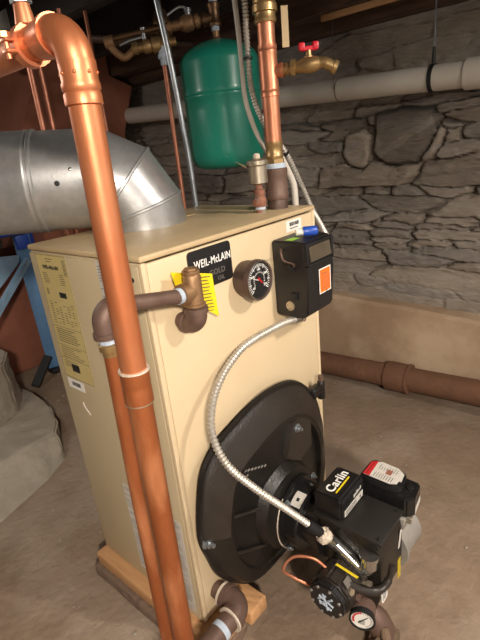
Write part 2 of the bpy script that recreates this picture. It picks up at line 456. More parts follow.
# second pair of tall paper labels low on the side
def tall_label(y0,y1,z0,z1,nm):
    bm=B(); quadplate(bm,(-.0002,y0,z0),(0,-1,0),(0,0,1),y0-y1,z1-z0)
    s=obj('instruction_label',bm,'whitep',boiler,nm)
    bm=B(); z=z1-.01
    while z>z0+.006:
        w=(y0-y1-.006)*rr.uniform(.6,1); quadplate(bm,(-.0008,y0-.003,z),(0,-1,0),(0,0,1),w,.0012,.0003); z-=.006 if rr.random()<.85 else .016
    obj('print',bm,'grey',s)
tall_label(.236,.203,.118,.40,'tall narrow white instruction label near the rear')
tall_label(.062,.024,.10,.385,'tall narrow white instruction label near the front edge')
tall_label(.143,.112,.85,.982,'white instruction label high on the side')
bm=B(); tube(bm,catmull([(-.0004,.335,.604),(-.0004,.330,.590),(-.0004,.312,.574)],6),.0012,6); obj('scratch',bm,'white',boiler,'small white scratch')
# badge
bg=B(); quadplate(bg,(.112,.0015,.898),(1,0,0),(0,0,1),.126,.083,.003,.009)
badge=obj('name_badge',bg,'black',boiler,'black plate with rounded corners and white maker lettering')
text('lettering','WEIL-McLAIN',.0225,'inkwhite',badge,(.181,-.0017,.951),(1,0,0),(0,0,1),.001,.77,.0002,align='CENTER',label='white maker lettering')
text('lettering','GOLD',.017,'grey',badge,(.190,-.0017,.925),(1,0,0),(0,0,1),.001,1.0,.0,align='CENTER',label='dull grey lettering')
text('lettering','OIL',.013,'grey',badge,(.200,-.0017,.909),(1,0,0),(0,0,1),.001,1.0,.0,align='CENTER',label='dull grey lettering')
# front barcode sticker
bm=B(); quadplate(bm,(.452,.0014,.953),(1,0,0),(0,0,1),.066,.027)
s=obj('barcode_sticker',bm,'white',boiler,'white barcode sticker at the top right of the front')
bm=B()
for k in range(16): quadplate(bm,(.466+k*.0026,.0007,.966),(1,0,0),(0,0,1),.0011+.0009*rr.random(),.009,.0003)
quadplate(bm,(.466,.0007,.959),(1,0,0),(0,0,1),.036,.002,.0003)
obj('barcode',bm,'ink',s)

# swing door (octagonal cast cover)
dc=V((.293,0,.245))
outl=[(.135,.104),(.19,.085),(.255,.083),(.36,.084),(.44,.098),(.495,.145),(.523,.22),(.525,.32),(.519,.403),(.499,.469),(.466,.518),(.433,.552),(.388,.581),(.336,.596),(.278,.602),(.223,.597),(.162,.584),(.088,.562),(.040,.520),(.016,.450),(.002,.361),(.017,.293),(.036,.228),(.080,.160)]
def dense(pl,n=6):
    P=[V((x,0,z)) for x,z in pl]; m=len(P);o=[]
    for i in range(m):
        a,b,c,d=P[(i-1)%m],P[i],P[(i+1)%m],P[(i+2)%m]
        for k in range(n):
            t=k/n
            lin_=b.lerp(c,t)
            cat=.5*((2*b)+(c-a)*t+(2*a-5*b+4*c-d)*t*t+(3*b-a-3*c+d)*t**3)
            o.append(lin_.lerp(cat,.9))
    return o
O=dense(outl); n=len(O)
door=thing('burner_door','large black octagonal cast burner door on the boiler front','door',(.28,-.02,.09))
bm=B()
levels=[(.10,-.0),(.035,-.018),(0,-.024),(.01,-.031),(.04,-.031),(.10,-.043),(.32,-.060),(.37,-.058),(.40,-.042),(.80,-.046),(.86,-.070),(1.0,-.080)]
L=[]
for t,y in levels:
    row=[]
    for k,p in enumerate(O):
        a=math.atan2(p.z-dc.z,p.x-dc.x)
        c=V((dc.x+.085*math.cos(a),0,dc.z+.085*math.sin(a)))
        q=p.lerp(c,t)
        yy=y
        # the dome flattens towards the bottom
        f=max(0,min(1,(p.z-.12)/.25)); 
        if .25<t<.45: yy=y*(.75+.25*f) if t<.38 else y
        row.append(bm.verts.new((q.x,yy-.0015,q.z)))
    L.append(row)
for a,b in zip(L,L[1:]):
    for k in range(n): bm.faces.new((a[k],a[(k+1)%n],b[(k+1)%n],b[k]))
bm.faces.new(L[0][::-1]);bm.faces.new(L[-1])
body=obj('door_casting',bm,'castblack',door,angle=30)
# dusty sloping rim strip, its upper highlight put into a paler colour
bm=B()
Lr=[]
for t,y in [(.045,-.0315),(.10,-.0440),(.315,-.0608),(.315,-.056),(.10,-.040)]:
    row=[]
    for p in O:
        a=math.atan2(p.z-dc.z,p.x-dc.x); c=V((dc.x+.085*math.cos(a),0,dc.z+.085*math.sin(a))); q=p.lerp(c,t)
        f=max(0,min(1,(p.z-.12)/.25))
        yy=y*(.75+.25*f) if t>.25 else y
        row.append(bm.verts.new((q.x,yy-.0018,q.z)))
    Lr.append(row)
idx=[k for k in range(n) if O[k].z>.36]
# contiguous span above mid height
idx=sorted(idx)
for a,b in list(zip(Lr,Lr[1:]))+[(Lr[-1],Lr[0])]:
    for k in idx:
        k2=(k+1)%n
        if k2 in idx: bm.faces.new((a[k],a[k2],b[k2],b[k]))
bmesh.ops.delete(bm,geom=[v for v in bm.verts if not v.link_faces],context='VERTS')
obj('sloping_rim',bm,'castgrey',door,'dusty sloping upper rim with painted highlight')
for (x0,z0,x1,z1) in ((.095,.366,.225,.303),(.088,.262,.218,.182)):
    bm=B(); tube(bm,[(x0,-.050,z0),((x0+x1)/2,-.052,(z0+z1)/2),(x1,-.050,z1)],[.004,.0045,.003],8); obj('rib',bm,'castgrey',door)
bm=B()
for k in range(8):
    quadplate(bm,(.140+k*.0120,-.0465,.458-k*.0055),(1,0,0),(0,0,1),.008,.0045,.0015)
quadplate(bm,(.150,-.0465,.436),(1,0,0),(0,0,1),.014,.004,.0015)
obj('cast_lettering',bm,'steel',door,'worn raised casting marks')
# fan shaped raised web with a bolt (upper right of the burner port)
bm=B(); prism(bm,[(.30,.40),(.36,.35),(.425,.37),(.425,.47),(.38,.51),(.34,.485)],'y',-.060,-.040,.004); obj('raised_web',bm,'castgrey',door)
def bolt(parent,p,ax,r=.009,m='zinc',nm='bolt'):
    bm=B(); hexnut(bm,p,ax,r,r*.8); lathe(bm,V(p)+V(ax)*r*.8,ax,[(0,r*.5),(r*.9,r*.45),(r,.0001)],12); lathe(bm,V(p)-V(ax)*.0015,ax,[(0,r*1.35),(.002,r*1.35),(.0021,.0001)],20)
    return obj(nm,bm,m,parent)
bolt(door,(.022,-.034,.345),(0,-1,0),.012)
bm=B(); tube(bm,[(.03,-.036,.345),(.048,-.040,.348),(.058,-.042,.35)],.0045,8); obj('latch_pin',bm,'zinc',door)
bolt(door,(.356,-.061,.462),(0,-1,0),.009)
bolt(door,(.215,-.071,.30),(0,-1,0),.006) if False else None
# hinge lug at the top right
bm=B(); box(bm,(.470,-.046,.480),(.515,-.02,.512),.008,3); lathe(bm,(.520,-.036,.462),(0,0,1),[(0,.0001),(0,.011),(.04,.011),(.052,.011),(.055,.009),(.056,.0001)],16)
obj('hinge',bm,'castblack',door)
bm=B(); lathe(bm,(.520,-.036,.518),(0,0,1),[(0,.0001),(0,.008),(.016,.008),(.018,.004),(.018,.0001)],12); obj('hinge_pin',bm,'iron',door)
# temperature/pressure gauge
gauge=thing('dial_gauge','round black boiler temperature and pressure gauge on the front panel','gauge',(.274,0,.840))
gc=V((.274,0,.886)); R=.0455
bm=B(); lathe(bm,gc,(0,-1,0),[(0,.0001),(0,.039),(.008,.041),(.03,.0425),(.034,R),(.046,R),(.048,R-.001),(.048,R-.004),(.043,R-.006),(.043,.0001)],48); obj('case',bm,'iron_dark',gauge)
bm=B(); lathe(bm,gc+V((0,-.0433,0)),(0,-1,0),[(0,.0001),(0,R-.0065),(.0006,R-.0065),(.0006,.0001)],48); obj('dial_face',bm,'black',gauge)
bm=B()
for k in range(33):
    a=math.radians(-40+260*k/32); r0=.0305 if k%4 else .0285
    u=V((math.cos(a),0,math.sin(a))); w=V((-math.sin(a),0,math.cos(a)))
    quadplate(bm,gc+V((0,-.0441,0))+u*r0-w*.0006,u,w,.0370-r0,.0012 if k%4 else .002,.0003) if (u.cross(w)).y<0 else quadplate(bm,gc+V((0,-.0441,0))+u*r0+w*.0006,u,-w,.0370-r0,.0012 if k%4 else .002,.0003)
for k in range(22):
    a=math.radians(-30+240*k/21); u=V((math.cos(a),0,math.sin(a))); w=V((-math.sin(a),0,math.cos(a)))
    quadplate(bm,gc+V((0,-.0441,0))+u*.0165+w*.0005,u,-w,.003,.001,.0003)
obj('tick_marks',bm,'inkwhite',gauge)
for i,tx in enumerate(('60','100','160','200','250')):
    a=math.radians(215-250*i/4); text('numerals',tx,.0075,'inkwhite',gauge,gc+V((.0245*math.cos(a),-.0441,.0245*math.sin(a))),(1,0,0),(0,0,1),.0004,1,.0001,align='CENTER')
bm=B(); u=V((.75,0,-.66)).normalized(); 
tube(bm,[gc+V((0,-.0455,0))-u*.007,gc+V((0,-.0455,0)),gc+V((0,-.0455,0))+V((-.35,0,.93)).normalized()*.008],[.0018,.0026,.0008],8)
tube(bm,[gc+V((0,-.0455,0))-u*.006,gc+V((0,-.0455,0))+u*.012],[.0024,.0018],8); obj('pointer',bm,'red',gauge)
bm=B(); tube(bm,[gc+V((0,-.0452,0)),gc+V((-.022,-.0452,.008))],[.0012,.0005],6); obj('needle',bm,'inkwhite',gauge)
bm=B(); tube(bm,[gc+V(((R-.0025)*math.cos(a),-.0478,(R-.0025)*math.sin(a))) for a in [2*PI*k/48 for k in range(49)]],.0014,8,False); obj('chrome_rim',bm,'chrome',gauge,'shiny rim around the dial')

# aquastat control box
aq=thing('control_box','black boiler control box with orange label on the upper right of the front','control box',(.442,-.045,.76))
bm=B()
prism(bm,[(0,.762),(-.080,.760),(-.094,.772),(-.098,.87),(-.092,.945),(-.080,.948),(0,.948)],'x',.384,.502,.004)
cb=obj('cover',bm,'black',aq)
bm=B(); quadplate(bm,(.402,-.0965,.898),(1,0,0),(0,.16,1),.094,.036,.002); obj('label_window',bm,'window',aq,'dusty smoked window strip near the top')
bm=B(); box(bm,(.383,-.0995,.887),(.503,-.09,.895),.002); box(bm,(.383,-.098,.935),(.503,-.085,.943),.002); box(bm,(.383,-.0995,.8875),(.392,-.088,.94),.002);box(bm,(.494,-.0995,.8875),(.503,-.088,.94),.002); obj('window_frame',bm,'black',aq)
bm=B(); quadplate(bm,(.432,-.0985,.811),(1,0,0),(0,-.0,1),.053,.062,.0006); ws=obj('sticker',bm,'white',aq,'white edged orange warning label')
bm=B(); quadplate(bm,(.435,-.0993,.814),(1,0,0),(0,0,1),.046,.056,.0004); os_=obj('orange_panel',bm,'orange',ws)
bm=B()
for k in range(8): quadplate(bm,(.442,-.0999,.858-k*.0052),(1,0,0),(0,0,1),.036 if k else .024,.0016 if k else .003,.0002)
quadplate(bm,(.46,-.0999,.8125),(1,0,0),(0,0,1),.006,.004,.0002)
obj('print',bm,'reddish',ws)
bm=B()
for (y,z) in ((-.055,.885),(-.060,.815),):
    bm=B(); box(bm,(.379,y-.008,z-.006),(.386,y+.008,z+.010),.001); obj('side_latch',bm,'blackrub',aq)
bm=B(); lathe(bm,(.3845,-.045,.79),(-1,0,0),[(0,.0001),(0,.012),(.0025,.012),(.003,.009),(.001,.0085),(.001,.0001)],20); obj('knockout',bm,'silver',aq,'teal grey knockout ring on the side')
bm=B(); tube(bm,catmull([(.386,-.03,.925),(.352,-.050,.935),(.345,-.060,.915),(.372,-.064,.90),(.382,-.062,.895)],8),.0022,8); obj('capillary_wire',bm,'iron',aq)
bm=B(); lathe(bm,(.384,-.06,.893),(-1,0,0),[(-.002,.0001),(-.002,.006),(.004,.006),(.005,.003),(.005,.0001)],12); obj('grommet',bm,'iron',aq)
bm=B(); lathe(bm,(.503,-.06,.775),(1,0,0),[(-.001,.0001),(-.001,.007),(.006,.007),(.010,.004),(.010,.0001)],14); obj('screw',bm,'silver',aq)
bm=B(); quadplate(bm,(.392,-.055,.9482),(1,0,0),(0,1,0),.032,.020,.0006); obj('sticker',bm,'lime',aq,'lime green sticker on the top')
# blue and white pen-like plug resting on the box
bm=B(); lathe(bm,(.438,-.056,.9605),(.67,-.74,0),[(0,.0001),(0,.0112),(.002,.0117),(.030,.0117),(.034,.009),(.035,.0001)],20)
pl=tag(obj('plastic_plug',bm,'bluecap'),'blue plastic plug with white end lying on the black control box','plug')
bm=B(); lathe(bm,(.438,-.056,.9605),(-.67,.74,0),[(-.003,.0001),(-.003,.008),(.016,.008),(.017,.0075),(.019,.0001)],16); obj('end',bm,'white',pl,'white end') 

# flexible steel conduit from control box to burner
CP=[(.414,-.045,.748),(.36,-.040,.754),(.307,-.036,.754),(.250,-.034,.753),(.196,-.034,.745),(.127,-.040,.716),(.073,-.055,.676),(.046,-.075,.625),(.052,-.100,.563),(.092,-.130,.491),(.154,-.170,.401),(.200,-.208,.330)]
fc=thing('flexible_conduit','ribbed flexible steel conduit looping from control box down to burner','conduit',(.2,-.1,.33))
bm=B(); ribbed(bm,catmull(CP,14),.0088,.0085,.0026,16); obj('spiral_sheath',bm,'flex',fc)
bm=B(); d=(V(CP[0])-V(CP[1])).normalized(); lathe(bm,V(CP[0])-d*.012,d,[(0,.0001),(0,.0115),(.020,.0115),(.0205,.014),(.027,.014),(.027,.009),(.034,.009),(.034,.0001)],16); obj('connector',bm,'chrome',fc)
bm=B(); box(bm,(.130,-.050,.705),(.146,-.026,.727),.003); obj('strap',bm,'flex',fc) if False else bm.free()
d=(V(CP[-1])-V(CP[-2])).normalized(); e=V(CP[-1])
bm=B(); lathe(bm,e-d*.03,d,[(0,.0001),(0,.011),(.012,.0125),(.03,.0125),(.048,.0105),(.050,.0001)],16); obj('black_sleeve',bm,'blackrub',fc)
bm=B(); lathe(bm,e+d*.012,d,[(0,.0001),(0,.0135),(.004,.016),(.008,.0175),(.013,.016),(.018,.018),(.024,.016),(.028,.0135),(.028,.0001)],14)
for v in bm.verts: v.co+=V((noise.noise(v.co*150),noise.noise(v.co*150+V((3,3,3))),noise.noise(v.co*150+V((7,1,3)))))*.006
obj('tape_wrap',bm,'tape_w',fc,'crumpled white tape wrap')
# rigid end into the burner body
bm=B(); a=e+d*.038; tube(bm,[a,a+d*.03]+bend(a+d*.03,(.236,-.318,.226),(.237,-.318,.31),.018,8)+[V((.237,-.318,.285))],.0140,16); obj('elbow_connector',bm,'chrome',fc)

# ================================================================ OIL BURNER
bn=thing('oil_burner','black oil burner with pump, motor and ignition box bolted to the boiler door','burner',(.30,-.24,.10))
bc=V((.300,0,.245))
bm=B(); 
# oval mounting flange
fl=[(bc.x+.090*math.cos(a),bc.z+.104*math.sin(a)) for a in [2*PI*k/36 for k in range(36)]]
prism(bm,fl,'y',-.094,-.082,.002); obj('mounting_flange',bm,'blackpaint',bn)
bm=B(); tube(bm,[V((bc.x+.091*math.cos(a),-.0835,bc.z+.105*math.sin(a))) for a in [PI*.72+PI*.75*k/30 for k in range(31)]],.0018,6); obj('gasket',bm,'tape_w',bn,'pale gasket edge')
bm=B(); lathe(bm,bc+V((0,-.09,0)),(0,-1,0),[(0,.0001),(0,.084),(.040,.084),(.044,.080),(.045,.060),(.098,.058),(.100,.075),(.105,.078),(.105,.0001)],48); tb=obj('air_tube',bm,'blackpaint',bn)
def curved_patch(bm,c,ax_y0,ax_y1,r,a0,a1,t=.0006,n=8):
    A=[[bm.verts.new((c.x+(r+q)*math.cos(a0+(a1-a0)*k/n),y,c.z+(r+q)*math.sin(a0+(a1-a0)*k/n))) for k in range(n+1)] for q in (0,t) for y in (ax_y0,ax_y1)]
    for i,j in ((0,1),(3,2),(1,3),(2,0)):
        for k in range(n): bm.faces.new((A[i][k],A[i][k+1],A[j][k+1],A[j][k]))
    for k in (0,n): bm.faces.new((A[0][k],A[1][k],A[3][k],A[2][k]))
bm=B(); curved_patch(bm,bc,-.100,-.128,.0845,math.radians(100),math.radians(128)); pt=obj('tube_sticker',bm,'whitep',tb,'blank white sticker')
bm=B(); curved_patch(bm,bc,-.110,-.118,.0855,math.radians(112),math.radians(118),.0003); obj('print',bm,'ink',tb)
bm=B(); curved_patch(bm,bc,-.112,-.120,.0845,math.radians(70),math.radians(76)); obj('marks',bm,'silver',tb)
for (x,z) in ((-.058,.072),(.066,.072),(-.062,-.07),(.065,-.07)):
    bolt(bn,(bc.x+x,-.0945,bc.z+z),(0,-1,0),.007)
# fan housing: rounded body
bm=B()
hp=[]
for k in range(40):
    a=2*PI*k/40; hp.append((-.281+.061*math.copysign(abs(math.cos(a))**.45,math.cos(a)),.222+.106*math.copysign(abs(math.sin(a))**.6,math.sin(a))))
prism(bm,hp,'x',.243,.362,.004)
box(bm,(.246,-.235,.20),(.359,-.185,.324),.004)
obj('fan_housing',bm,'castblack',bn)
bm=B(); box(bm,(.240,-.344,.322),(.364,-.170,.332),.003); tp=obj('top_plate',bm,'dusty',bn)
for (x,y) in ((.252,-.331),(.352,-.331),(.352,-.255)):
    bm=B(); lathe(bm,(x,y,.3315),(0,0,1),[(0,.0001),(0,.0045),(.002,.0045),(.002,.0001)],12); obj('screw',bm,'blackrub',bn)
# igniter box with maker lettering
ig=B(); prism(ig,[(-.170,.332),(-.245,.332),(-.245,.384),(-.238,.390),(-.178,.390),(-.170,.382)],'x',.251,.360,.004)
igo=obj('igniter_box',ig,'blackpaint',bn)
text('lettering','Carlin',.0315,'inkwhite',igo,(.266,-.203,.3905),(1,0.02,0),(-.02,1,0),.001,1.0,.0005,align='LEFT',label='white maker lettering')
bm=B(); quadplate(bm,(.270,-.2215,.3901),(1,.02,0),(-.02,1,0),.066,.0035,.0008); obj('underline',bm,'yellow',igo,'yellow underline')
bm=B(); quadplate(bm,(.262,-.2452,.337),(1,0,0),(0,0,1),.090,.018,.0008,.002); ls=obj('front_sticker',bm,'whitep',igo,'grey and white label strip')
bm=B()
for k,(x_,w_,h_) in enumerate(((.306,.005,.009),(.313,.004,.007),(.319,.006,.010),(.327,.008,.005),(.337,.005,.008))): quadplate(bm,(x_,-.2457,.362+.001*k),(1,0,.15),(0,0,1),w_,h_,.0006)
obj('worn_script',bm,'whitep',igo,'worn white script')
bm=B()
quadplate(bm,(.335,-.2462,.342),(1,0,0),(0,0,1),.006,.006,.0003)
for k in range(3): quadplate(bm,(.268,-.2462,.341+k*.0045),(1,0,0),(0,0,1),.05,.0012,.0003)
obj('print',bm,'ink',ls)
# primary control with red and white label
bm=B(); prism(bm,[(.372,-.222),(.372,-.345),(.388,-.360),(.446,-.352),(.452,-.232),(.440,-.222)],'z',.300,.356,.004); 
pc=obj('primary_control',bm,'blackpaint',bn)
bm=B(); prism(bm,[(.376,-.226),(.374,-.306),(.386,-.328),(.436,-.322),(.447,-.30),(.450,-.236),(.440,-.226)],'z',.355,.376,.004); obj('raised_cover',bm,'black',bn)
bm=B(); lp2=[(.382,-.232),(.380,-.300),(.388,-.316),(.400,-.316),(.400,-.322),(.430,-.318),(.443,-.298),(.446,-.256),(.434,-.232)]
prism(bm,lp2,'z',.3762,.3768); cl=obj('warning_label',bm,'whitep',pc,'white label with red heading on the ignition control')
bm=B(); prism(bm,[(.382,-.232),(.3815,-.249),(.444,-.246),(.434,-.232)],'z',.3769,.3772); obj('red_heading',bm,'red',cl)
bm=B(); quadplate(bm,(.408,-.292,.3769),(1,0,0),(0,1,0),.018,.014,.0004); obj('dark_red_patch',bm,'reddish',cl)
bm=B()
for k in range(8):
    quadplate(bm,(.386,-.258-k*.0062,.3769),(1,0,0),(0,1,0),.018,.0012,.0003)
    quadplate(bm,(.418,-.258-k*.0062,.3769),(1,0,0),(0,1,0),.020*(1-.4*rr.random()),.0011,.0003)
quadplate(bm,(.384,-.2395,.3773),(1,0,0),(0,1,0),.05,.0012,.0002)
obj('print',bm,'ink',cl)
bm=B(); quadplate(bm,(.3925,-.3602,.306),(1,.13,0),(0,0,1),.048,.018,.0006); obj('end_sticker',bm,'whitep',pc,'white strip label on the end')
bm=B(); lathe(bm,(.415,-.338,.3562),(0,0,1),[(0,.0001),(0,.009),(.004,.009),(.005,.006),(.005,.0001)],16);obj('reset_button',bm,'black',pc)
for k in range(3):
    bm=B(); lathe(bm,(.378+k*.020,-.352+.004*k,.290),(.1,-1,0),[(-.012,.0001),(-.012,.005),(0,.005),(.004,.006),(.006,.003),(.006,.0001)],12); obj('terminal_screw',bm,'silver',bn)
bm=B(); box(bm,(.365,-.345,.268),(.44,-.24,.300),.004); obj('control_base',bm,'steel',bn)
# motor
bm=B(); lathe(bm,(.362,-.292,.200),(1,0,0),[(0,.0001),(0,.066),(.006,.068),(.010,.063),(.085,.063),(.09,.066),(.095,.062),(.105,.045),(.108,.03),(.108,.0001)],32); obj('motor',bm,'steel',bn,'grey burner motor')
# front face stickers
bm=B(); quadplate(bm,(.250,-.3430,.142),(1,0,0),(0,.08,1),.030,.048,.0008,.008); fs=obj('round_sticker',bm,'white',bn,'white rounded rating sticker')
bm=B()
for k in range(8): quadplate(bm,(.254,-.3408-.0004*k,.183-k*.0048),(1,0,0),(0,.08,1),.022*(1-.3*rr.random()),.0013,.0003)
obj('print',bm,'ink',fs)
bm=B(); quadplate(bm,(.340,-.3425,.135),(1,0,0),(0,.02,1),.016,.060,.001); obj('yellow_strip',bm,'yellowd',bn,'yellow warning strip on the housing edge')
bm=B(); quadplate(bm,(.335,-.3430,.235),(1,0,0),(.25,0,1),.010,.050,.0008,.004); obj('small_sticker',bm,'whitep',bn,'small worn sticker')
# oil pump on the left
bm=B(); lathe(bm,(.245,-.268,.212),(-1,0,0),[(0,.0001),(0,.045),(.012,.047),(.022,.040),(.024,.0001)],28)
pg=[]
for k in range(10):
    a=2*PI*k/10+.2; pg.append((-.260+.051*math.cos(a),.203+.051*math.sin(a)))
prism(bm,pg,'x',.158,.226,.005); obj('oil_pump',bm,'castgrey',bn,'dusty black oil pump')
bm=B()
pg2=[(-.260+.046*math.cos(2*PI*k/8+.3),.203+.046*math.sin(2*PI*k/8+.3)) for k in range(8)]
prism(bm,pg2,'x',.142,.159,.003); pcv=obj('pump_cover',bm,'black',bn)
for k in range(8):
    bm=B(); a=2*PI*k/8+.3
    lathe(bm,(.142,-.260+.038*math.cos(a),.203+.038*math.sin(a)),(-1,0,0),[(-.001,.0001),(-.001,.0035),(.003,.0035),(.003,.0001)],8)
    obj('cover_screw',bm,'steel',bn)
bm=B()
for (a,b) in (((-.014,.014),(.012,-.012)),((-.016,-.004),(.014,.008)),((-.004,-.018),(.006,.016)),((.0,.014),(.016,-.002)),((-.012,-.014),(.014,-.006))):
    tube(bm,[(.1415,-.260+a[0]*1.2,.203+a[1]*1.2),(.1415,-.260+b[0]*1.2,.203+b[1]*1.2)],.0026,6)
obj('cover_casting_marks',bm,'tape',bn)
bm=B(); quadplate(bm,(.172,-.298,.238),(1,0,0),(0,.62,.78),.022,.018,.0008); obj('pump_label',bm,'grey',bn,'small grey pump label')
# grey cast bracket curve + yellow tag
bm=B(); tube(bm,catmull([(.185,-.285,.238),(.205,-.315,.215),(.232,-.342,.205),(.255,-.355,.222),(.268,-.358,.258)],6),[.010]*13+[.009]*6+[.007]*6,14); obj('air_shutter_arm',bm,'castgrey',bn,'dusty grey curved arm')
bm=B(); quadplate(bm,(.200,-.258,.262),(.10,-1,-.25),(-.85,-.08,.5),.052,.011,.001); obj('yellow_label',bm,'yellow',bn,'narrow yellow label')
bm=B(); lathe(bm,(.237,-.318,.260),(.0,0,1),[(0,.0001),(0,.0185),(.022,.0185),(.024,.0215),(.034,.0215),(.036,.0001)],20); obj('conduit_coupling',bm,'chrome',bn)
# pump gauge
gd=V((-.86,-.34,.04)).normalized(); gp=V((.176,-.330,.168))
bm=B(); lathe(bm,gp-gd*.024,gd,[(0,.0001),(0,.022),(.003,.026),(.022,.0265),(.024,.0285),(.030,.0285),(.030,.0245),(.027,.024),(.027,.0001)],32); gg=obj('pump_gauge',bm,'blackrub',bn,'small round gauge on the pump')
bm=B(); lathe(bm,gp-gd*.034,gd,[(0,.0001),(0,.0272),(.026,.0272),(.0261,.0001)],32); obj('gauge_band',bm,'iron',bn)
bm=B(); lathe(bm,gp+gd*.0032,gd,[(0,.0001),(0,.0238),(.0006,.0238),(.0006,.0001)],32); obj('gauge_face',bm,'white',gg)
gx=V((0,0,1)).cross(gd).normalized(); gy=gd.cross(gx)
bm=B()
for k in range(9):
    a=math.radians(100+100*k/8); u=gx*math.cos(a)+gy*math.sin(a); w=gd.cross(u)
    quadplate(bm,gp+gd*.0040+u*.017-w*.0018,u,w,.005,.0036,.0003)
obj('red_arc',bm,'red',gg)
bm=B()
tube(bm,[gp+gd*.0048-gx*.008-gy*.008,gp+gd*.0048+gx*.012+gy*.010],[.0016,.0008],6)
for k in range(14):
    a=math.radians(-60+150*k/13); u=gx*math.cos(a)+gy*math.sin(a); w=gd.cross(u)
    quadplate(bm,gp+gd*.0040+u*.018-w*.0006,u,w,.004,.0012,.0003)
for k in range(4): quadplate(bm,gp+gd*.0040-gx*.006+gy*(-.012+k*.003),gx,gy,.012,.001,.0003)
obj('gauge_print',bm,'ink',gg)
bm=B(); tube(bm,[gp-gd*.030,V((.218,-.312,.172)),V((.205,-.300,.19)),V((.200,-.275,.20))],[.008,.008,.008,.008],12); 
lathe(bm,(.198,-.312,.200),(0,-1,0),[(-.012,.0001),(-.012,.012),(.004,.012),(.004,.0001)],6)
obj('gauge_stem',bm,'iron',bn)
bm=B(); lathe(bm,(.226,-.318,.212),(.2,-1,.2),[(-.02,.0001),(-.02,.007),(0,.007),(.0,.0095),(.010,.0095),(.010,.0001)],6); obj('pump_fitting',bm,'silver',bn); bm=B(); lathe(bm,(.178,-.300,.228),(-.3,-1,.3),[(0,.0001),(0,.0075),(.008,.0075),(.008,.0001)],16); obj('pump_fitting',bm,'silver',bn)
# copper oil line
bm=B(); tube(bm,catmull([(.190,-.235,.242),(.180,-.205,.262),(.160,-.165,.258),(.138,-.150,.232),(.150,-.165,.205),(.175,-.215,.178)],8),.0035,10); obj('nozzle_line',bm,'copper_riser',bn,'thin copper oil line')
# brown oil line fitting lying on the floor under the gauge
fil=thing('oil_line_joint','brown taped oil line joint on the floor below the pump gauge','pipe joint',(.24,-.33,.0))
bm=B(); lathe(bm,(.262,-.345,.03),(-.1,.35,1),[(0,.0001),(0,.024),(.02,.03),(.05,.029),(.07,.022),(.085,.012),(.086,.0001)],18); 
bmesh.ops.transform(bm,matrix=Matrix(),verts=bm.verts)
obj('joint_body',bm,'iron',fil)
bm=B(); pts=catmull([(.05,-.55,.006),(.10,-.44,.009),(.16,-.37,.018),(.20,-.345,.04),(.235,-.345,.05)],8); tube(bm,pts,[.008+.004*noise.noise(V((i*.7,0,0))) for i in range(len(pts))],10)
pts=catmull([(.12,-.50,.008),(.17,-.42,.02),(.215,-.375,.055),(.245,-.352,.075)],8); tube(bm,pts,[.011+.005*noise.noise(V((i*.9,3,0))) for i in range(len(pts))],10)
obj('tape_strips',bm,'fiber',fil,'frayed tan tape strips')
bm=B(); box(bm,(.235,-.372,0),(.295,-.315,.032),.006); obj('foot',bm,'fiber',fil)
# ================================================================ WOOD + PADS
def timber(x0,x1,y0,y1,z0,z1,label,grp=None,m='wood'):
    bm=B(); box(bm,(x0,y0,z0),(x1,y1,z1),.006,3)
    for v in bm.verts: v.co+=V((noise.noise(v.co*20),noise.noise(v.co*20+V((5,5,5))),0))*.004
    return tag(obj('wood_block',bm,m),label,'wood block',grp)
timber(-.032,.075,-.055,.425,.036,.0795,'raw pine block lying under the left side of the boiler')
timber(.50,.60,-.02,.425,.036,.0795,'raw pine block under the right side of the boiler')
timber(.085,.150,-.075,.10,.036,.0795,'short raw pine block under the boiler front behind the drain elbow')
def pad(x0,x1,y0,y1,h,label):
    bm=B(); box(bm,(x0,y0,-.004),(x1,y1,h),.008,3); bmesh.ops.subdivide_edges(bm,edges=bm.edges[:],cuts=5,use_grid_fill=True)
    for v in bm.verts:
        if v.co.z<h-.004: v.co+=V((noise.noise(v.co*22),noise.noise(v.co*22+V((5,5,5))),0))*.012
    return tag(obj('masonry_pad',bm,'block'),label,'masonry pad')
pad(-.045,.095,-.06,.435,.036,'crumbling masonry pad under the left pine block')
pad(.49,.61,-.03,.43,.036,'masonry pad under the right pine block')
pad(.105,.160,-.06,.10,.036,'small masonry pad under the short front pine block')

# ================================================================ RELIEF VALVE PIPING
rl=thing('relief_valve_piping','bronze relief fitting on boiler front with iron pipe and copper drop','pipe',(.05,-.05,0))
# elbow out of the jacket, rising to the tee
ex,ey=.073,-.048
bm=B(); lathe(bm,(ex,.0,.856),(0,-1,0),[(0,.0001),(0,.016),(.014,.016),(.014,.0225),(.022,.0225),(.024,.019),(.026,.0001)],24)
p=bend((ex,-.02,.856),(ex,ey,.856),(ex,ey,.898),.022,8); tube(bm,[V((ex,-.018,.856))]+p+[V((ex,ey,.888))],.0205,24)
lathe(bm,(ex,ey,.880),(0,0,1),[(0,.0001),(0,.0235),(.01,.0235),(.012,.02),(.012,.0001)],24); obj('elbow',bm,'iron',rl)
bm=B(); lathe(bm,(ex,ey,.888),(0,0,1),[(0,.0001),(0,.016),(.004,.0155),(.006,.0205),(.010,.0205),(.012,.0175),(.032,.0175),(.062,.0175),(.066,.0155),(.068,.0165),(.074,.0165),(.075,.0001)],24)
lathe(bm,(ex,ey,.923),(-1,0,0),[(0,.0001),(0,.017),(.020,.017),(.022,.020),(.032,.020),(.033,.0001)],24); obj('tee',bm,'bronze',rl)
bm=B(); hexnut(bm,(ex,ey,.9625),(0,0,1),.013,.004); obj('plug',bm,'bronze',rl)
bm=B(); lathe(bm,(ex-.030,ey,.923),(-1,0,0),[(0,.0001),(0,.0148),(.012,.0148),(.012,.0001)],20); obj('tape_ring',bm,'tape',rl)
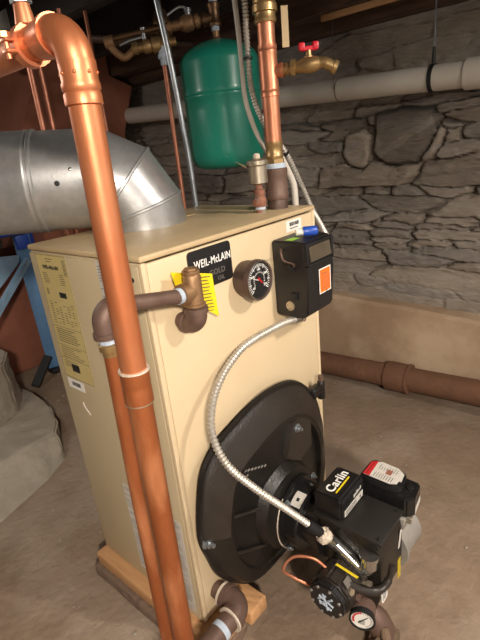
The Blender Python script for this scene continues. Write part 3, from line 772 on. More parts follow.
bm=B(); a=V((ex-.04,ey,.923)); b_=V((-.092,-.045,.947)); tube(bm,[a,b_],.0135,20); obj('nipple',bm,'iron',rl)
bm=B(); lx,ly=-.119,-.044
pp=bend((-.087,ly,.946),(lx,ly,.946),(lx,ly,.91),.020,8)
tube(bm,[V((-.086,ly,.946))]+pp+[V((lx,ly,.906))],.0190,24); lathe(bm,(-.083,ly,.946),(-1,0,0),[(0,.0001),(0,.0215),(.009,.0215),(.010,.0001)],24); lathe(bm,(lx,ly,.903),(0,0,1),[(0,.0001),(0,.0215),(.009,.0215),(.010,.0001)],24); obj('elbow',bm,'iron',rl)
bm=B(); lathe(bm,(lx,ly,.904),(0,0,-1),[(0,.0001),(0,.0150),(.011,.0145),(.011,.0001)],20); obj('tape_ring',bm,'tape',rl)
bm=B(); lathe(bm,(lx,ly,.893),(0,0,-1),[(0,.0001),(0,.0135),(.002,.0170),(.012,.0170),(.013,.0135),(.022,.0130),(.022,.0001)],20); obj('male_adapter',bm,'brass',rl)
bm=B(); tube(bm,[(lx,ly,.873),(-.125,-.039,.6),(-.131,-.034,.002)],.0125,20); obj('drop_pipe',bm,'copper_old',rl,'aged copper drop pipe')
# yellow tag
bm=B(); pts=[(.062,.930),(.066,.955),(.150,.937),(.157,.855),(.142,.838),(.122,.846),(.105,.856),(.075,.868)]
pts=[(.048,.962),(.146,.934),(.151,.842),(.127,.860),(.060,.905)]
q=[]
a=[bm.verts.new((x,-.0205-.07*max(0,x-.04),z)) for x,z in pts]; b2=[bm.verts.new(v.co+V((0,-.0012,0))) for v in a]
bm.faces.new(a);bm.faces.new(b2[::-1])
for k in range(5): bm.faces.new((a[k],a[(k+1)%5],b2[(k+1)%5],b2[k]))
yt=tag(obj('warning_tag',bm,'yellow'),'yellow paper warning tag hanging behind the bronze relief fitting','tag')
bm=B()
for k in range(11): quadplate(bm,(.108,-.0305,.936-k*.0070),(1,0,-.2),(0,0,1),.032*(1-.3*rr.random()),.0016,.0006)
obj('print',bm,'inkgrey',yt)

# ================================================================ MAIN COPPER RETURN (big pipe in front)
mp=thing('copper_main_pipe','thick orange copper pipe running vertically in front of boiler corner, turning at top','pipe',(-.158,-.137,0))
T=V((-.146,-.150,1.262)); Bt=V((-.158,-.137,0.0))
def on_line(z): t=(z-0)/(1.262); return Bt.lerp(T,t)
r=.0188
bm=B(); tube(bm,[on_line(.845),on_line(1.245)],r,32); obj('upper_pipe',bm,'copper_mid',mp)
bm=B(); tube(bm,[on_line(.003),on_line(.4),on_line(.845)],r*.97,32); obj('lower_pipe',bm,'copper_old',mp,'darker aged lower length of copper pipe')
ax=(T-Bt).normalized()
bm=B(); lathe(bm,on_line(.833),ax,[(0,.0001),(0,r+.0005),(.001,r+.0022),(.022,r+.0022),(.026,r+.0012),(.030,r+.0022),(.050,r+.0022),(.051,r),(.051,.0001)],32); obj('coupling',bm,'copper_old',mp)
bm=B(); lathe(bm,on_line(.883),ax,[(0,.0001),(0,r+.0035),(.0028,r+.0035),(.003,.0001)],32); obj('solder_ring',bm,'tape_w',mp,'white ring of solder flux')
bm=B(); lathe(bm,on_line(.833),ax,[(-.001,.0001),(-.001,r+.0026),(.001,r+.0026),(.001,.0001)],32); obj('solder_ring',bm,'silver',mp)
# elbow at top
H0=V((-.150,-.095,1.305))
path=bend(on_line(1.20),V((-.1465,-.150,1.3035)),H0+V((0,.1,0)),.032,14)
bm=B(); tube(bm,[on_line(1.262)]+path,r+.002,32); obj('elbow',bm,'copper_mid',mp)
bm=B(); lathe(bm,on_line(1.226),ax,[(0,.0001),(0,r+.0012),(.001,r+.0030),(.012,r+.0030),(.014,r+.0018),(.017,r+.0034),(.022,r+.0034),(.025,r+.0022),(.046,r+.0026),(.047,.0001)],32)
for k in range(8):
    a=2*PI*k/8; x_,y_,z_=frame(ax); sphere(bm,on_line(1.259)+(x_*math.cos(a)+y_*math.sin(a))*(r+.002),.0022,u=8,v=6)
obj('adapter_socket',bm,'copper_mid',mp)
he=path[-1]; hd=V((-.006,1,0)).normalized()
bm=B(); lathe(bm,he-hd*.002,hd,[(0,.0001),(0,r+.0045),(.006,r+.0045),(.010,r+.003),(.03,r+.002),(.031,.0001)],32); obj('elbow_rim',bm,'copper_new',mp)
bm=B(); tube(bm,[he+hd*.01,he+hd*1.3],r,32); obj('horizontal_pipe',bm,'copper_mid',mp)
# pipe hanger with rod
hg=thing('pipe_hanger','copper coloured ring hanger on grey rod holding the big copper pipe','hanger',he+hd*.06+V((0,0,-r)))
hc=he+hd*.055
bm=B()
lathe(bm,hc-hd*.007,hd,[(0,r+.001),(0,r+.0055),(.014,r+.0055),(.014,r+.001),(0,r+.001)],32); 
box(bm,(hc.x-.034,hc.y-.007,hc.z-.010),(hc.x-r+.001,hc.y+.007,hc.z-.006),.001);box(bm,(hc.x-.034,hc.y-.007,hc.z+.002),(hc.x-r+.001,hc.y+.007,hc.z+.006),.001)
lathe(bm,(hc.x,hc.y,hc.z+r+.003),(0,0,1),[(0,.0001),(0,.012),(.008,.011),(.024,.0085),(.024,.0001)],16); obj('ring',bm,'copper_new',hg)
bm=B(); tube(bm,[(hc.x-.030,hc.y,hc.z-.016),(hc.x-.030,hc.y,hc.z+.012)],.003,8); hexnut(bm,(hc.x-.030,hc.y,hc.z+.006),(0,0,1),.0065,.006); obj('clamp_screw',bm,'copper_new',hg)
bm=B(); hexnut(bm,(hc.x,hc.y,hc.z+r+.025),(0,0,1),.0125,.014); tube(bm,[(hc.x,hc.y,hc.z+r+.03),(hc.x,hc.y,1.7995)],.0072,16); obj('rod',bm,'zinc',hg,'grey threaded rod with nut')

# ================================================================ SMOKE PIPE
sp=thing('smoke_pipe','galvanized steel smoke pipe elbow rising off the boiler top and running left','duct',(.28,.31,Z1))
c=V((.2655,.312,Z1)); dd=V((-.76,.64,.045)).normalized()
bm=B(); lathe(bm,c+V((0,0,.0002)),(0,0,1),[(0,.0001),(0,.108),(.014,.108),(.0141,.0001)],56); obj('collar',bm,'galv',sp)
Rb=.112; hz=1.128
cen=c+V((0,0,.013))+V((dd.x,dd.y,0)).normalized()*Rb
hdn=V((dd.x,dd.y,0)).normalized()
def gore(t0,t1,r0,r1,seam=True):
    """one mitred section between bend angles"""
    bm=B(); seg=56; rr_=[]
    for t,r_ in ((t0,r0),(t1,r1)):
        o=cen+(-hdn*math.cos(t)+V((0,0,1))*math.sin(t))*Rb; nrm=(V((0,0,1))*math.cos(t)+hdn*math.sin(t))
        side=V((0,0,1)).cross(hdn).normalized(); up=nrm.cross(side)
        rr_.append([bm.verts.new(o+(side*math.cos(2*PI*k/seg)+up*math.sin(2*PI*k/seg))*r_) for k in range(seg)])
    for k in range(seg): bm.faces.new((rr_[0][k],rr_[0][(k+1)%seg],rr_[1][(k+1)%seg],rr_[1][k]))
    o=obj('elbow_section',bm,'galv',sp)
    if seam:
        bm=B(); t=t1;r_=r1
        o_=cen+(-hdn*math.cos(t)+V((0,0,1))*math.sin(t))*Rb; nrm=(V((0,0,1))*math.cos(t)+hdn*math.sin(t)); side=V((0,0,1)).cross(hdn).normalized(); up=nrm.cross(side)
        lathe(bm,o_-nrm*.004,nrm,[(0,r_-.004),(0,r_+.001),(.002,r_+.0035),(.006,r_+.0035),(.008,r_+.001),(.008,r_-.004)],56); obj('seam_bead',bm,'galv',sp)
A=[0,.27,.84,1.34,1.525]
Rr=[.108,.110,.114,.1155,.116]
for k in range(4): gore(A[k],A[k+1],Rr[k],Rr[k+1],k<3)
se=cen+(-hdn*math.cos(1.52)+V((0,0,1))*math.sin(1.52))*Rb
bm=B(); lathe(bm,se,dd,[(0,.112),(0,.116),(.02,.116),(.115,.1155),(.116,.112)],64); obj('straight_section',bm,'galv',sp)
bm=B(); lathe(bm,se+dd*.112,dd,[(0,.110),(0,.1155),(.003,.1195),(.008,.1195),(.011,.1165),(.016,.1165),(.019,.1190),(.023,.1190),(.026,.1175),(.5,.1165),(1.3,.1165),(1.3,.112)],64); obj('straight_section',bm,'galv',sp)
def on_duct(s,ang,rr0):
    side=V((0,0,1)).cross(dd).normalized(); up=dd.cross(side); 
    u=side*math.cos(ang)+up*math.sin(ang)
    return se+dd*s+u*rr0,u
for (s,a,mm,rad) in ((.062,-.0,'ink',.006),(.03,.25,'chrome',.004),(-.0,.9,'chrome',.003)):
    side=V((0,0,1)).cross(dd).normalized()
    sgn=1 if side.dot(V((-.74,-.67,0)))>0 else -1
    p_,u=on_duct(s,(0 if sgn>0 else PI)+a*1,.1155)
    bm=B(); lathe(bm,p_,u,[(-.001,.0001),(-.001,rad),(.001,rad),(.002,rad*.5),(.002,.0001)],10); obj('rivet',bm,mm,sp)

# ================================================================ EXPANSION TANK
tk=thing('expansion_tank','dark green domed expansion tank hanging from piping behind the boiler','tank',(.9,.59,1.10))
tc=V((.914,.575,0)); z0=1.090; tr=.140
prof=[(0,.0001),(0,.06),(.003,.095),(.010,.115),(.024,.130),(.045,.138),(.065,tr)]
h=.430
prof+=[(.20,tr),(.240,tr),(.243,tr+.0025),(.252,tr+.0025),(.255,tr),(.262,tr+.0015),(.270,tr)]
prof+=[(h-.075,tr),(h-.060,.138),(h-.045,.128),(h-.028,.105),(h-.012,.070),(h-.003,.035),(h,.02),(h,.0001)]
bm=B(); lathe(bm,(tc.x,tc.y,z0),(0,0,1),prof,56); obj('shell',bm,'green',tk,angle=50)
bm=B(); lathe(bm,(tc.x,tc.y,z0+h-.004),(0,0,1),[(0,.0001),(0,.018),(.008,.016),(.012,.012),(.035,.012),(.035,.0001)],16); obj('neck',bm,'bronze',tk)
bm=B(); a0=V((.80,.50,1.145)); quadplate(bm,(tc.x-.11,tc.y-.085,1.135),(.6,-.3,-.45),(.3,.3,.2),.09,.02,.0008); obj('loose_label',bm,'tagpaper',tk,'peeling cream label strip at the base')

# piping feeding the tank (fill valve line)
fv=thing('fill_valve_line','tarnished brass fill valve line with lever above the green tank','valve',(.85,.6,1.5))
tx,ty=tc.x,tc.y
bm=B(); lathe(bm,(tx,ty,1.546),(0,0,1),[(0,.0001),(0,.014),(.016,.014),(.016,.0001)],16); obj('tape_ring',bm,'tape',fv)
bm=B(); lathe(bm,(tx,ty,1.560),(0,0,1),[(0,.0001),(0,.022),(.008,.024),(.018,.02),(.052,.02),(.060,.024),(.070,.023),(.07,.0001)],20)
dl=V((-.67,.70,-.10)).normalized(); p0=V((tx,ty,1.588))
lathe(bm,p0,dl,[(0,.0001),(0,.018),(.026,.018),(.028,.023),(.042,.023),(.043,.0001)],20); obj('tee',bm,'bronze_dark',fv)
bm=B(); lathe(bm,p0+dl*.042,dl,[(0,.0001),(0,.014),(.010,.014),(.012,.022),(.026,.022),(.030,.016),(.036,.024),(.060,.027),(.075,.022),(.080,.016),(.110,.016),(.112,.024),(.128,.024),(.130,.014),(.15,.014),(.15,.0001)],20); obj('valve_body',bm,'bronze',fv)
bm=B(); vb=p0+dl*.09; lathe(bm,vb,(0,0,1),[(0,.0001),(0,.010),(.032,.010),(.034,.013),(.042,.013),(.044,.0001)],14); tube(bm,catmull([vb+V((0,0,.044)),vb+dl*.03+V((0,0,.052)),vb+dl*.075+V((0,0,.036)),vb+dl*.115+V((0,0,.030))],6),.0045,8); obj('lever',bm,'zinc',fv,'grey metal lever')
rg=p0+dl*.185
bm=B(); lathe(bm,rg-V((0,0,.06)),(0,0,1),[(0,.0001),(0,.022),(.02,.028),(.045,.030),(.065,.026),(.072,.034),(.080,.034),(.09,.028),(.115,.020),(.120,.010),(.150,.008),(.165,.003),(.165,.0001)],20)
lathe(bm,rg-dl*.04,dl,[(0,.0001),(0,.016),(.10,.016),(.10,.022),(.115,.022),(.115,.0001)],16); obj('regulator',bm,'bronze_dark',fv)
bm=B(); tube(bm,[(tx,ty,1.628),(tx+.0,ty,1.70),(tx,ty,1.799)],.0125,16); obj('riser',bm,'copper_dark',fv)
bm=B(); lathe(bm,(tx,ty,1.628),(0,0,1),[(0,.0001),(0,.015),(.016,.015),(.016,.0001)],16); obj('tape_ring',bm,'tape',fv)
# run continuing left
q0=rg+dl*.075+V((0,0,-.012)); dl2=V((-.70,.70,-.06)).normalized()
bm=B(); tube(bm,[q0,q0+dl2*.10],.013,16); obj('pipe',bm,'bronze_dark',fv)
# stop valve cluster further left
sv=thing('stop_valve_cluster','tarnished brass stop valves and short pipes under the joists, left of the grey conduit','valve',(.65,.75,1.48))
s0=V((.735,.665,1.512)); s1=V((.620,.785,1.500))
bm=B(); dv=(s1-s0).normalized(); lathe(bm,s0-dv*.05,dv,[(0,.0001),(0,.013),(.02,.013),(.02,.022),(.034,.024),(.040,.016),(.050,.016),(.054,.023),(.080,.025),(.084,.018),(.094,.022),(.110,.022),(.112,.016),(.13,.016),(.132,.020),(.150,.018),(.152,.0001)],16); obj('valve_body',bm,'brass',sv)
bm=B(); lathe(bm,s0,(0,0,-1),[(0,.0001),(0,.014),(.03,.014),(.032,.018),(.045,.018),(.045,.0001)],14); lathe(bm,s0+V((0,0,-.045)),(0,0,-1),[(0,.0001),(0,.012),(.02,.012),(.02,.0001)],14); obj('branch',bm,'tape',sv)
bm=B(); sb=s0+dv*.055; lathe(bm,sb,(0,0,1),[(0,.0001),(0,.007),(.045,.007),(.047,.010),(.055,.010),(.055,.0001)],12); tube(bm,[sb+V((0,0,.03)),sb+dv*.05+V((0,0,.026)),sb+dv*.085+V((0,0,.018))],.0045,8); obj('lever',bm,'zinc',sv)
bm=B(); tube(bm,catmull([s0+dv*.09,s0+dv*.125+V((0,0,-.02)),s0+dv*.145+V((0,0,-.012)),s0+dv*.172+V((0,0,.018)),s0+dv*.176+V((0,0,.038))],8),.012,12)
lathe(bm,s0+dv*.158+V((0,0,.032)),dv,[(0,.0001),(0,.02),(.03,.02),(.03,.0001)],14); obj('bent_pipe',bm,'bronze',sv)
bm=B(); tube(bm,[s0+dv*.17+V((0,0,.04)),s0-dv*.0+V((0,0,.047))],.009,12); obj('pipe',bm,'bronze_dark',sv)

# thin copper lines
def line(name,pts,r,m,label,cat='pipe',group=None,seg=12,curved=False):
    bm=B(); tube(bm,catmull(pts,10) if curved else pts,r,seg); return tag(obj(name,bm,m),label,cat,group)
line('copper_tube',[(.735,.665,1.455),(.735,.665,.004)],.0085,'copper_dark','thin copper tube descending from the stop valves behind the boiler')
line('copper_tube',[(.560,.815,1.62),(.556,.812,.004)],.0065,'copper_dark','thin copper tube dropping between big copper pipe and stop valves')
line('copper_tube',[(.335,.83,1.62),(.31,.80,.004)],.0085,'copper_dark','left one of two parallel thin copper tubes above the smoke pipe')
line('copper_tube',[(.362,.82,1.62),(.34,.79,.004)],.0085,'copper_dark','right one of two parallel thin copper tubes above the smoke pipe')
line('copper_tube',[(.475,.83,1.62),(.46,.81,.004)],.0065,'copper_dark','thin copper tube seen just left of the big copper pipe')
# grey conduit
line('metal_conduit',[(.545,.475,1.799),(.555,.472,1.62),(.575,.468,1.45),(.592,.466,1.25),(.603,.464,1.0),(.605,.464,.004)],.0088,'zinc','grey galvanized conduit running vertically just left of the green tank','conduit',curved=True,seg=16)

# ================================================================ SUPPLY RISER
rs=thing('supply_riser','copper supply riser rising from a black iron nipple on the boiler top','pipe',(.529,.079,Z1))
rx,ry=.531,.079; up=(0,0,1)
bm=B(); lathe(bm,(rx,ry,Z1),up,[(0,.0001),(0,.0262),(.024,.0262),(.026,.0255),(.026,.0001)],28); obj('iron_nipple',bm,'iron_dark',rs)
bm=B(); lathe(bm,(rx,ry,Z1+.024),up,[(0,.0001),(0,.0285),(.003,.0300),(.014,.0300),(.018,.0285),(.058,.0285),(.064,.0300),(.076,.0300),(.078,.028),(.078,.0001)],28); obj('coupling',bm,'iron',rs)
bm=B(); lathe(bm,(rx,ry,Z1+.102),up,[(0,.0001),(0,.0265),(.012,.026),(.012,.0001)],28); obj('tape_ring',bm,'tape',rs)
bm=B(); hexnut(bm,(rx,ry,Z1+.112),up,.0255,.012); lathe(bm,(rx,ry,Z1+.124),up,[(0,.0001),(0,.021),(.006,.0225),(.010,.0225),(.012,.0215),(.030,.0215),(.034,.0235),(.042,.0235),(.043,.0001)],28); obj('male_adapter',bm,'brass',rs)
bm=B(); tube(bm,[(rx,ry,Z1+.16),(rx,ry,1.430)],.0205,32); obj('copper_pipe',bm,'copper_riser',rs)
bm=B(); lathe(bm,(rx,ry,1.268),up,[(0,.0001),(0,.0212),(.001,.0225),(.010,.0225),(.012,.0215),(.014,.0228),(.018,.0228),(.020,.0222),(.092,.0222),(.096,.0228),(.100,.0228),(.102,.0215),(.104,.0225),(.113,.0225),(.114,.0001)],32)
bd=V((.38,-.925,.03)).normalized(); b0=V((rx,ry,1.322))
lathe(bm,b0,bd,[(0,.0001),(0,.015),(.028,.015),(.029,.0165),(.036,.0165),(.037,.0001)],24); obj('tee',bm,'copper_riser',rs)
bm=B(); lathe(bm,(rx,ry,1.425),up,[(0,.0001),(0,.024),(.006,.026),(.012,.024),(.020,.024),(.022,.029),(.036,.029),(.040,.026),(.060,.026),(.062,.032),(.10,.034),(.12,.026),(.12,.0001)],28); obj('union',bm,'brass',rs)
bm=B(); tube(bm,[(rx,ry,1.54),(rx,ry,1.799)],.0205,24); obj('copper_pipe',bm,'copper_riser',rs)
# boiler drain valve
dvv=thing('drain_valve','brass drain valve with red handle on the side of the copper riser','valve',b0+V((0,0,-.02)))
bm=B(); lathe(bm,b0+bd*.030,bd,[(0,.0001),(0,.0125),(.012,.0125),(.014,.0145),(.020,.0145),(.0205,.0115),(.030,.0115),(.030,.0001)],20); obj('inlet',bm,'brass',dvv)
bm=B(); hexnut(bm,b0+bd*.056,bd,.0195,.010); lathe(bm,b0+bd*.066,bd,[(0,.0001),(0,.013),(.012,.0145),(.022,.018),(.036,.019),(.050,.016),(.058,.0125),(.058,.0001)],20)
sd=V((.45,-.75,-.48)).normalized(); e0=b0+bd*.118
tube(bm,[b0+bd*.11]+catmull([e0+bd*.005,e0+bd*.018+V((0,0,-.002)),e0+bd*.028+V((0,0,-.010))],4),[.0125]*10,16)
lathe(bm,e0+bd*.028+V((0,0,-.008)),sd,[(-.01,.0001),(-.01,.0125),(.008,.0125),(.009,.0155),(.018,.0155),(.018,.0115),(.004,.011),(.004,.0001)],20)
obj('body',bm,'brass',dvv)
bm=B(); sb=b0+bd*.098; lathe(bm,sb+V((0,0,.008)),(0,0,1),[(0,.0001),(0,.011),(.010,.011),(.012,.007),(.024,.006),(.024,.0001)],14); obj('stem',bm,'brass',dvv)
bm=B()
w=V((.67,-.74,0)).normalized(); w2=V((0,0,1)).cross(w)
hc_=sb+V((0,0,.035))
mt=Matrix((( w.x,w2.x,0,hc_.x),(w.y,w2.y,0,hc_.y),(0,0,1,hc_.z),(0,0,0,1)))
box(bm,(-.020,-.006,-.006),(.020,.006,.004),.002,2,mt); box(bm,(-.023,-.008,-.005),(-.009,.008,.012),.003,2,mt); box(bm,(.009,-.008,-.005),(.023,.008,.012),.003,2,mt)
obj('handle',bm,'redh',dvv,'red tee handle')
# manila tag
bm=B(); a=V((.556,.045,1.455)); quadplate(bm,a+V((-.010,0,-.085)),(.67,-.74,0),(.05,.02,1),.016,.085,.0008); tag(obj('paper_tag',bm,'tagpaper'),'tan paper tag hanging from the brass union on the copper riser','tag')
# armoured cable with white cable
ac=catmull([(.505,.14,1.799),(.507,.13,1.62),(.512,.12,1.479),(.508,.12,1.397),(.524,.13,1.289),(.571,.13,1.207),(.640,.12,1.135),(.679,.10,1.044),(.668,.06,.975),(.626,.0,.925),(.600,-.03,.90),(.565,-.03,.885),(.503,-.03,.880)],12)
bm=B(); ribbed(bm,ac,.0082,.0080,.0026,14); tag(obj('armoured_cable',bm,'flex'),'ribbed armoured cable hugging the copper riser down to the black control box','cable')
bm=B(); tube(bm,catmull([(.515,.165,1.799),(.520,.163,1.60),(.527,.160,1.45),(.530,.160,1.36),(.540,.165,1.27),(.575,.165,1.19),(.62,.160,1.13),(.640,.155,1.115)],10),.0065,12); tag(obj('grey_cable',bm,'pvc'),'smooth pale cable running beside the armoured cable','cable')
bm=B(); tube(bm,[V((.606,.074,.004)),V((.606,.074,1.0))]+catmull([(.606,.074,1.02),(.604,.076,1.055),(.590,.083,1.092),(.574,.090,1.125)],8),.0088,14)
tag(obj('conduit_stub',bm,'pvc'),'smooth pale conduit rising past the right edge of boiler top behind the riser','conduit')
for (p_,a_) in ((V((.509,.122,1.36)),0),(V((.640,.122,1.132)),1)):
    bm=B(); t_=V((0,0,1)) if a_==0 else V((.7,-.1,-.7))
    lathe(bm,p_-t_.normalized()*.003,t_,[(0,.009),(0,.0115),(.005,.0115),(.005,.009),(0,.009)],16)
    tag(obj('cable_tie',bm,'blackrub'),'black cable tie around armoured cable '+('high beside the riser tee' if a_==0 else 'low beside the taped iron coupling'),'cable tie')

# air vent
av=thing('air_vent','nickel automatic air vent on corroded shut-off fitting beside the riser','air vent',(.466,.087,Z1))
vx,vy=.466,.087
bm=B(); lathe(bm,(vx,vy,Z1),up,[(0,.0001),(0,.013),(.008,.013),(.009,.009),(.013,.0125),(.018,.0155),(.034,.0165),(.040,.012),(.046,.0145),(.056,.0145),(.058,.0095),(.070,.009),(.070,.0001)],14)
lathe(bm,(vx-.010,vy,Z1+.026),(-1,0,0),[(0,.0001),(0,.009),(.012,.009),(.014,.005),(.014,.0001)],10); obj('shutoff_fitting',bm,'corroded',av)
bm=B(); lathe(bm,(vx,vy,Z1+.008),up,[(0,.0001),(0,.0136),(.006,.0136),(.006,.0001)],14); obj('tape_ring',bm,'tape',av)
bm=B(); lathe(bm,(vx,vy,Z1+.068),up,[(0,.0001),(0,.008),(.003,.018),(.005,.0235),(.045,.0235),(.047,.0215),(.049,.0265),(.058,.0265),(.060,.022),(.064,.008),(.066,.0001)],36); obj('canister',bm,'silver',av)
bm=B(); lathe(bm,(vx,vy,Z1+.130),up,[(0,.0001),(0,.0085),(.010,.0085),(.013,.006),(.014,.0001)],12); obj('cap',bm,'tape_w',av)

# ================================================================ DRAIN ELBOW bottom front
de=thing('drain_piping','brown iron elbow with white sealant at the bottom front of the boiler','pipe',(.05,-.08,.08))
dx,dy,dzz=.054,-.080,.146
bm=B(); lathe(bm,(dx,.0,dzz),(0,-1,0),[(0,.0001),(0,.022),(.035,.022),(.035,.0001)],24); obj('nipple',bm,'iron',de)
bm=B(); lathe(bm,(dx,-.022,dzz),(0,-1,0),[(0,.0001),(0,.0300),(.009,.0295),(.009,.0001)],28); obj('sealant_ring',bm,'tape_w',de,'white sealant ring')
bm=B(); pth=bend((dx,-.03,dzz),(dx,dy,dzz),(dx-.06,dy,dzz-.004),.028,10)
tube(bm,[V((dx,-.034,dzz))]+pth+[V((dx-.034,dy,dzz-.002))],.0275,28)
lathe(bm,(dx,-.030,dzz),(0,-1,0),[(0,.0001),(0,.031),(.012,.031),(.014,.0001)],28)
lathe(bm,(dx-.028,dy,dzz-.002),(-1,0,0),[(0,.0001),(0,.031),(.010,.031),(.010,.0001)],28); obj('elbow',bm,'iron',de)
bm=B(); lathe(bm,(dx-.038,dy,dzz-.002),(-1,0,0),[(0,.0001),(0,.0315),(.004,.0315),(.004,.0001)],28); obj('sealant_ring',bm,'tape_w',de,'white sealant ring')
bm=B(); lathe(bm,(dx-.042,dy,dzz-.002),(-1,0,0),[(0,.0001),(0,.0235),(.20,.0235),(.20,.0001)],24); obj('pipe',bm,'iron',de)
bm=B(); lathe(bm,(dx-.066,dy,dzz-.002),(-1,0,0),[(0,.0001),(0,.0245),(.014,.0245),(.014,.0001)],24); obj('tape_ring',bm,'tape',de)
bm=B(); tube(bm,[(dx-.235,dy,dzz-.002),(dx-.235,dy,.004)],.0235,20); lathe(bm,(dx-.235,dy,dzz-.03),up,[(0,.0001),(0,.031),(.05,.031),(.058,.02),(.058,.0001)],24); obj('floor_leg',bm,'iron',de)

# ================================================================ WALL PIPES
pv=thing('drain_pipe','white PVC drain pipe slung along the stone wall','pipe',(1.40,1.0,1.30))
p0=V((1.395,-1.28,1.268)); p1=V((1.395,1.745,1.394)); dp_=(p1-p0).normalized()
def pz(y): return p0.lerp(p1,(y-p0.y)/(p1.y-p0.y))
bm=B(); tube(bm,[p0,p1],.0430,36); obj('pipe_run',bm,'pvc',pv)
bm=B(); lathe(bm,pz(-.125),-dp_,[(0,.0001),(0,.0500),(.12,.0500),(.12,.0001)],36); obj('coupling',bm,'pvc',pv)
bm=B(); hx=pz(-.012); lathe(bm,hx-dp_*.007,dp_,[(0,.043),(0,.0475),(.014,.0475),(.014,.043),(0,.043)],36)
tube(bm,[hx+V((-.0,0,.046)),hx+V((0,.0,.10))],[.007,.005],10); st=tag(obj('strap_hanger',bm,'blackrub'),'black strap around the white drain pipe hung from a wire','hanger')
bm=B(); tube(bm,[hx+V((.004,0,.09)),hx+V((.004,.0,.40)),V((hx.x+.004,hx.y,1.6015))],.003,8); obj('wire',bm,'zinc',st)
bm=B(); hx2=pz(.36); tube(bm,[hx2+V((-.0465,0,0.0)),V((hx2.x-.0465,hx2.y,1.7995))],.0015,6); 
lathe(bm,hx2-dp_*.001,dp_,[(0,.043),(0,.0445),(.002,.0445),(.002,.043),(0,.043)],36); tag(obj('wire_hanger',bm,'iron_dark'),'thin wire hanger on the white drain pipe behind the drain valve','hanger')
# rusty floor pipe
rp=thing('soil_pipe','rusty cast iron soil pipe along the base of the stone wall','pipe',(1.40,.2,.0))
def rz(y): return V((1.397,y,.062+max(0,(.6-y))*.045))
bm=B(); tube(bm,[rz(3.0),rz(.6),rz(-.4),rz(-1.25)],.055,32)
obj('pipe_run',bm,'rust',rp)
d_=(rz(-.3)-rz(.3)).normalized()
bm=B(); lathe(bm,rz(.145),d_,[(0,.0001),(0,.060),(.006,.068),(.020,.070),(.085,.067),(.10,.064),(.104,.070),(.112,.070),(.116,.06),(.116,.0001)],32); obj('hub',bm,'rust',rp)

# ================================================================ LEFT SIDE: footing steps, ladder, chimney
def lump(poly,z0,z1,name,label,m,cat,slope=.0,amp=.012,kind=None,cuts=7):
    bm=B(); prism(bm,poly,'z',z0,z1,.015)
    bmesh.ops.triangulate(bm,faces=bm.faces[:])
    for _ in range(4): bmesh.ops.subdivide_edges(bm,edges=[e for e in bm.edges if e.calc_length()>.07],cuts=1)
    bmesh.ops.triangulate(bm,faces=bm.faces[:])
    for v in bm.verts:
        if z0+.01<v.co.z: v.co+=V((noise.noise(v.co*6),noise.noise(v.co*6+V((9,1,2))),noise.noise(v.co*5+V((1,7,2)))*.8))*amp
    o=obj(name,bm,m,angle=22); tag(o,label,cat)
    return o
def step(bot,top,z0,z1,label):
    bm=B(); a=[bm.verts.new((x,y,z0)) for x,y in bot]; b=[bm.verts.new((x,y,z1)) for x,y in top]; n=len(bot)
    bm.faces.new(a[::-1]);bm.faces.new(b)
    for k in range(n): bm.faces.new((a[k],a[(k+1)%n],b[(k+1)%n],b[k]))
    bmesh.ops.bevel(bm,geom=[e for e in bm.edges if e.verts[0].co.z>z1-.001 or e.verts[1].co.z>z1-.001],offset=.008,segments=2,affect='EDGES')
    bmesh.ops.triangulate(bm,faces=bm.faces[:])
    for _ in range(6): bmesh.ops.subdivide_edges(bm,edges=[e for e in bm.edges if e.calc_length()>.035],cuts=1); bmesh.ops.triangulate(bm,faces=bm.faces[:])
    for v in bm.verts:
        if v.co.z>z0+.005: v.co+=V((noise.noise(v.co*16),noise.noise(v.co*16+V((9,1,2))),noise.noise(v.co*14+V((1,7,2)))*.6))*.009
    tag(obj('concrete_step',bm,'step',angle=60),label,'step')
step([(-.9,.58),(-.13,.905),(.10,.985),(.21,1.05),(.27,1.19),(.325,1.33),(.365,1.50),(.36,2.02),(-.9,2.02)],[(-.9,1.04),(-.10,1.10),(.10,1.115),(.225,1.115),(.285,1.21),(.325,1.33),(.345,1.50),(.34,2.02),(-.9,2.02)],-.006,.10,'low rough concrete footing with sloping front at the left')
step([(-.9,1.26),(.08,1.36),(.22,1.44),(.300,1.575),(.305,1.99),(-.9,1.99)],[(-.9,1.27),(.08,1.37),(.215,1.45),(.292,1.58),(.30,1.985),(-.9,1.985)],.102,.352,'upper rough concrete block at left standing on the low footing')
# ladder
ld=thing('step_ladder','blue folding step ladder standing behind the left side of the boiler','ladder',(.45,1.93,0))
def bar(bm,a,b,w,t,wd):
    a,b=V(a),V(b); d=(b-a).normalized(); wd=V(wd); wd=(wd-d*wd.dot(d)).normalized(); td=d.cross(wd)
    vs=[]
    for p_ in (a,b):
        for s1,s2 in ((-1,-1),(1,-1),(1,1),(-1,1)): vs.append(bm.verts.new(p_+wd*w/2*s1+td*t/2*s2))
    for f in ((0,1,2,3),(7,6,5,4),(0,4,5,1),(1,5,6,2),(2,6,7,3),(3,7,4,0)): bm.faces.new([vs[i] for i in f])
bm=B(); bar(bm,(.645,1.90,.84),(.655,1.91,.03),.085,.03,(1,-.5,0)); obj('front_rail',bm,'bluelad',ld)
bm=B(); bar(bm,(.27,2.055,.84),(.25,2.055,.0),.05,.02,(1,0,0)); obj('front_rail',bm,'bluelad',ld)
bm=B(); bar(bm,(.640,1.875,.70),(.300,1.76,.43),.030,.030,(0,0,1)); obj('brace',bm,'bluelight',ld,'pale blue diagonal brace')
bm=B(); prism(bm,[(.20,.44),(.31,.46),(.60,.69),(.61,.73),(.20,.78)],'y',1.895,1.905,.002); obj('side_panel',bm,'bluelight',ld,'pale blue side panel')
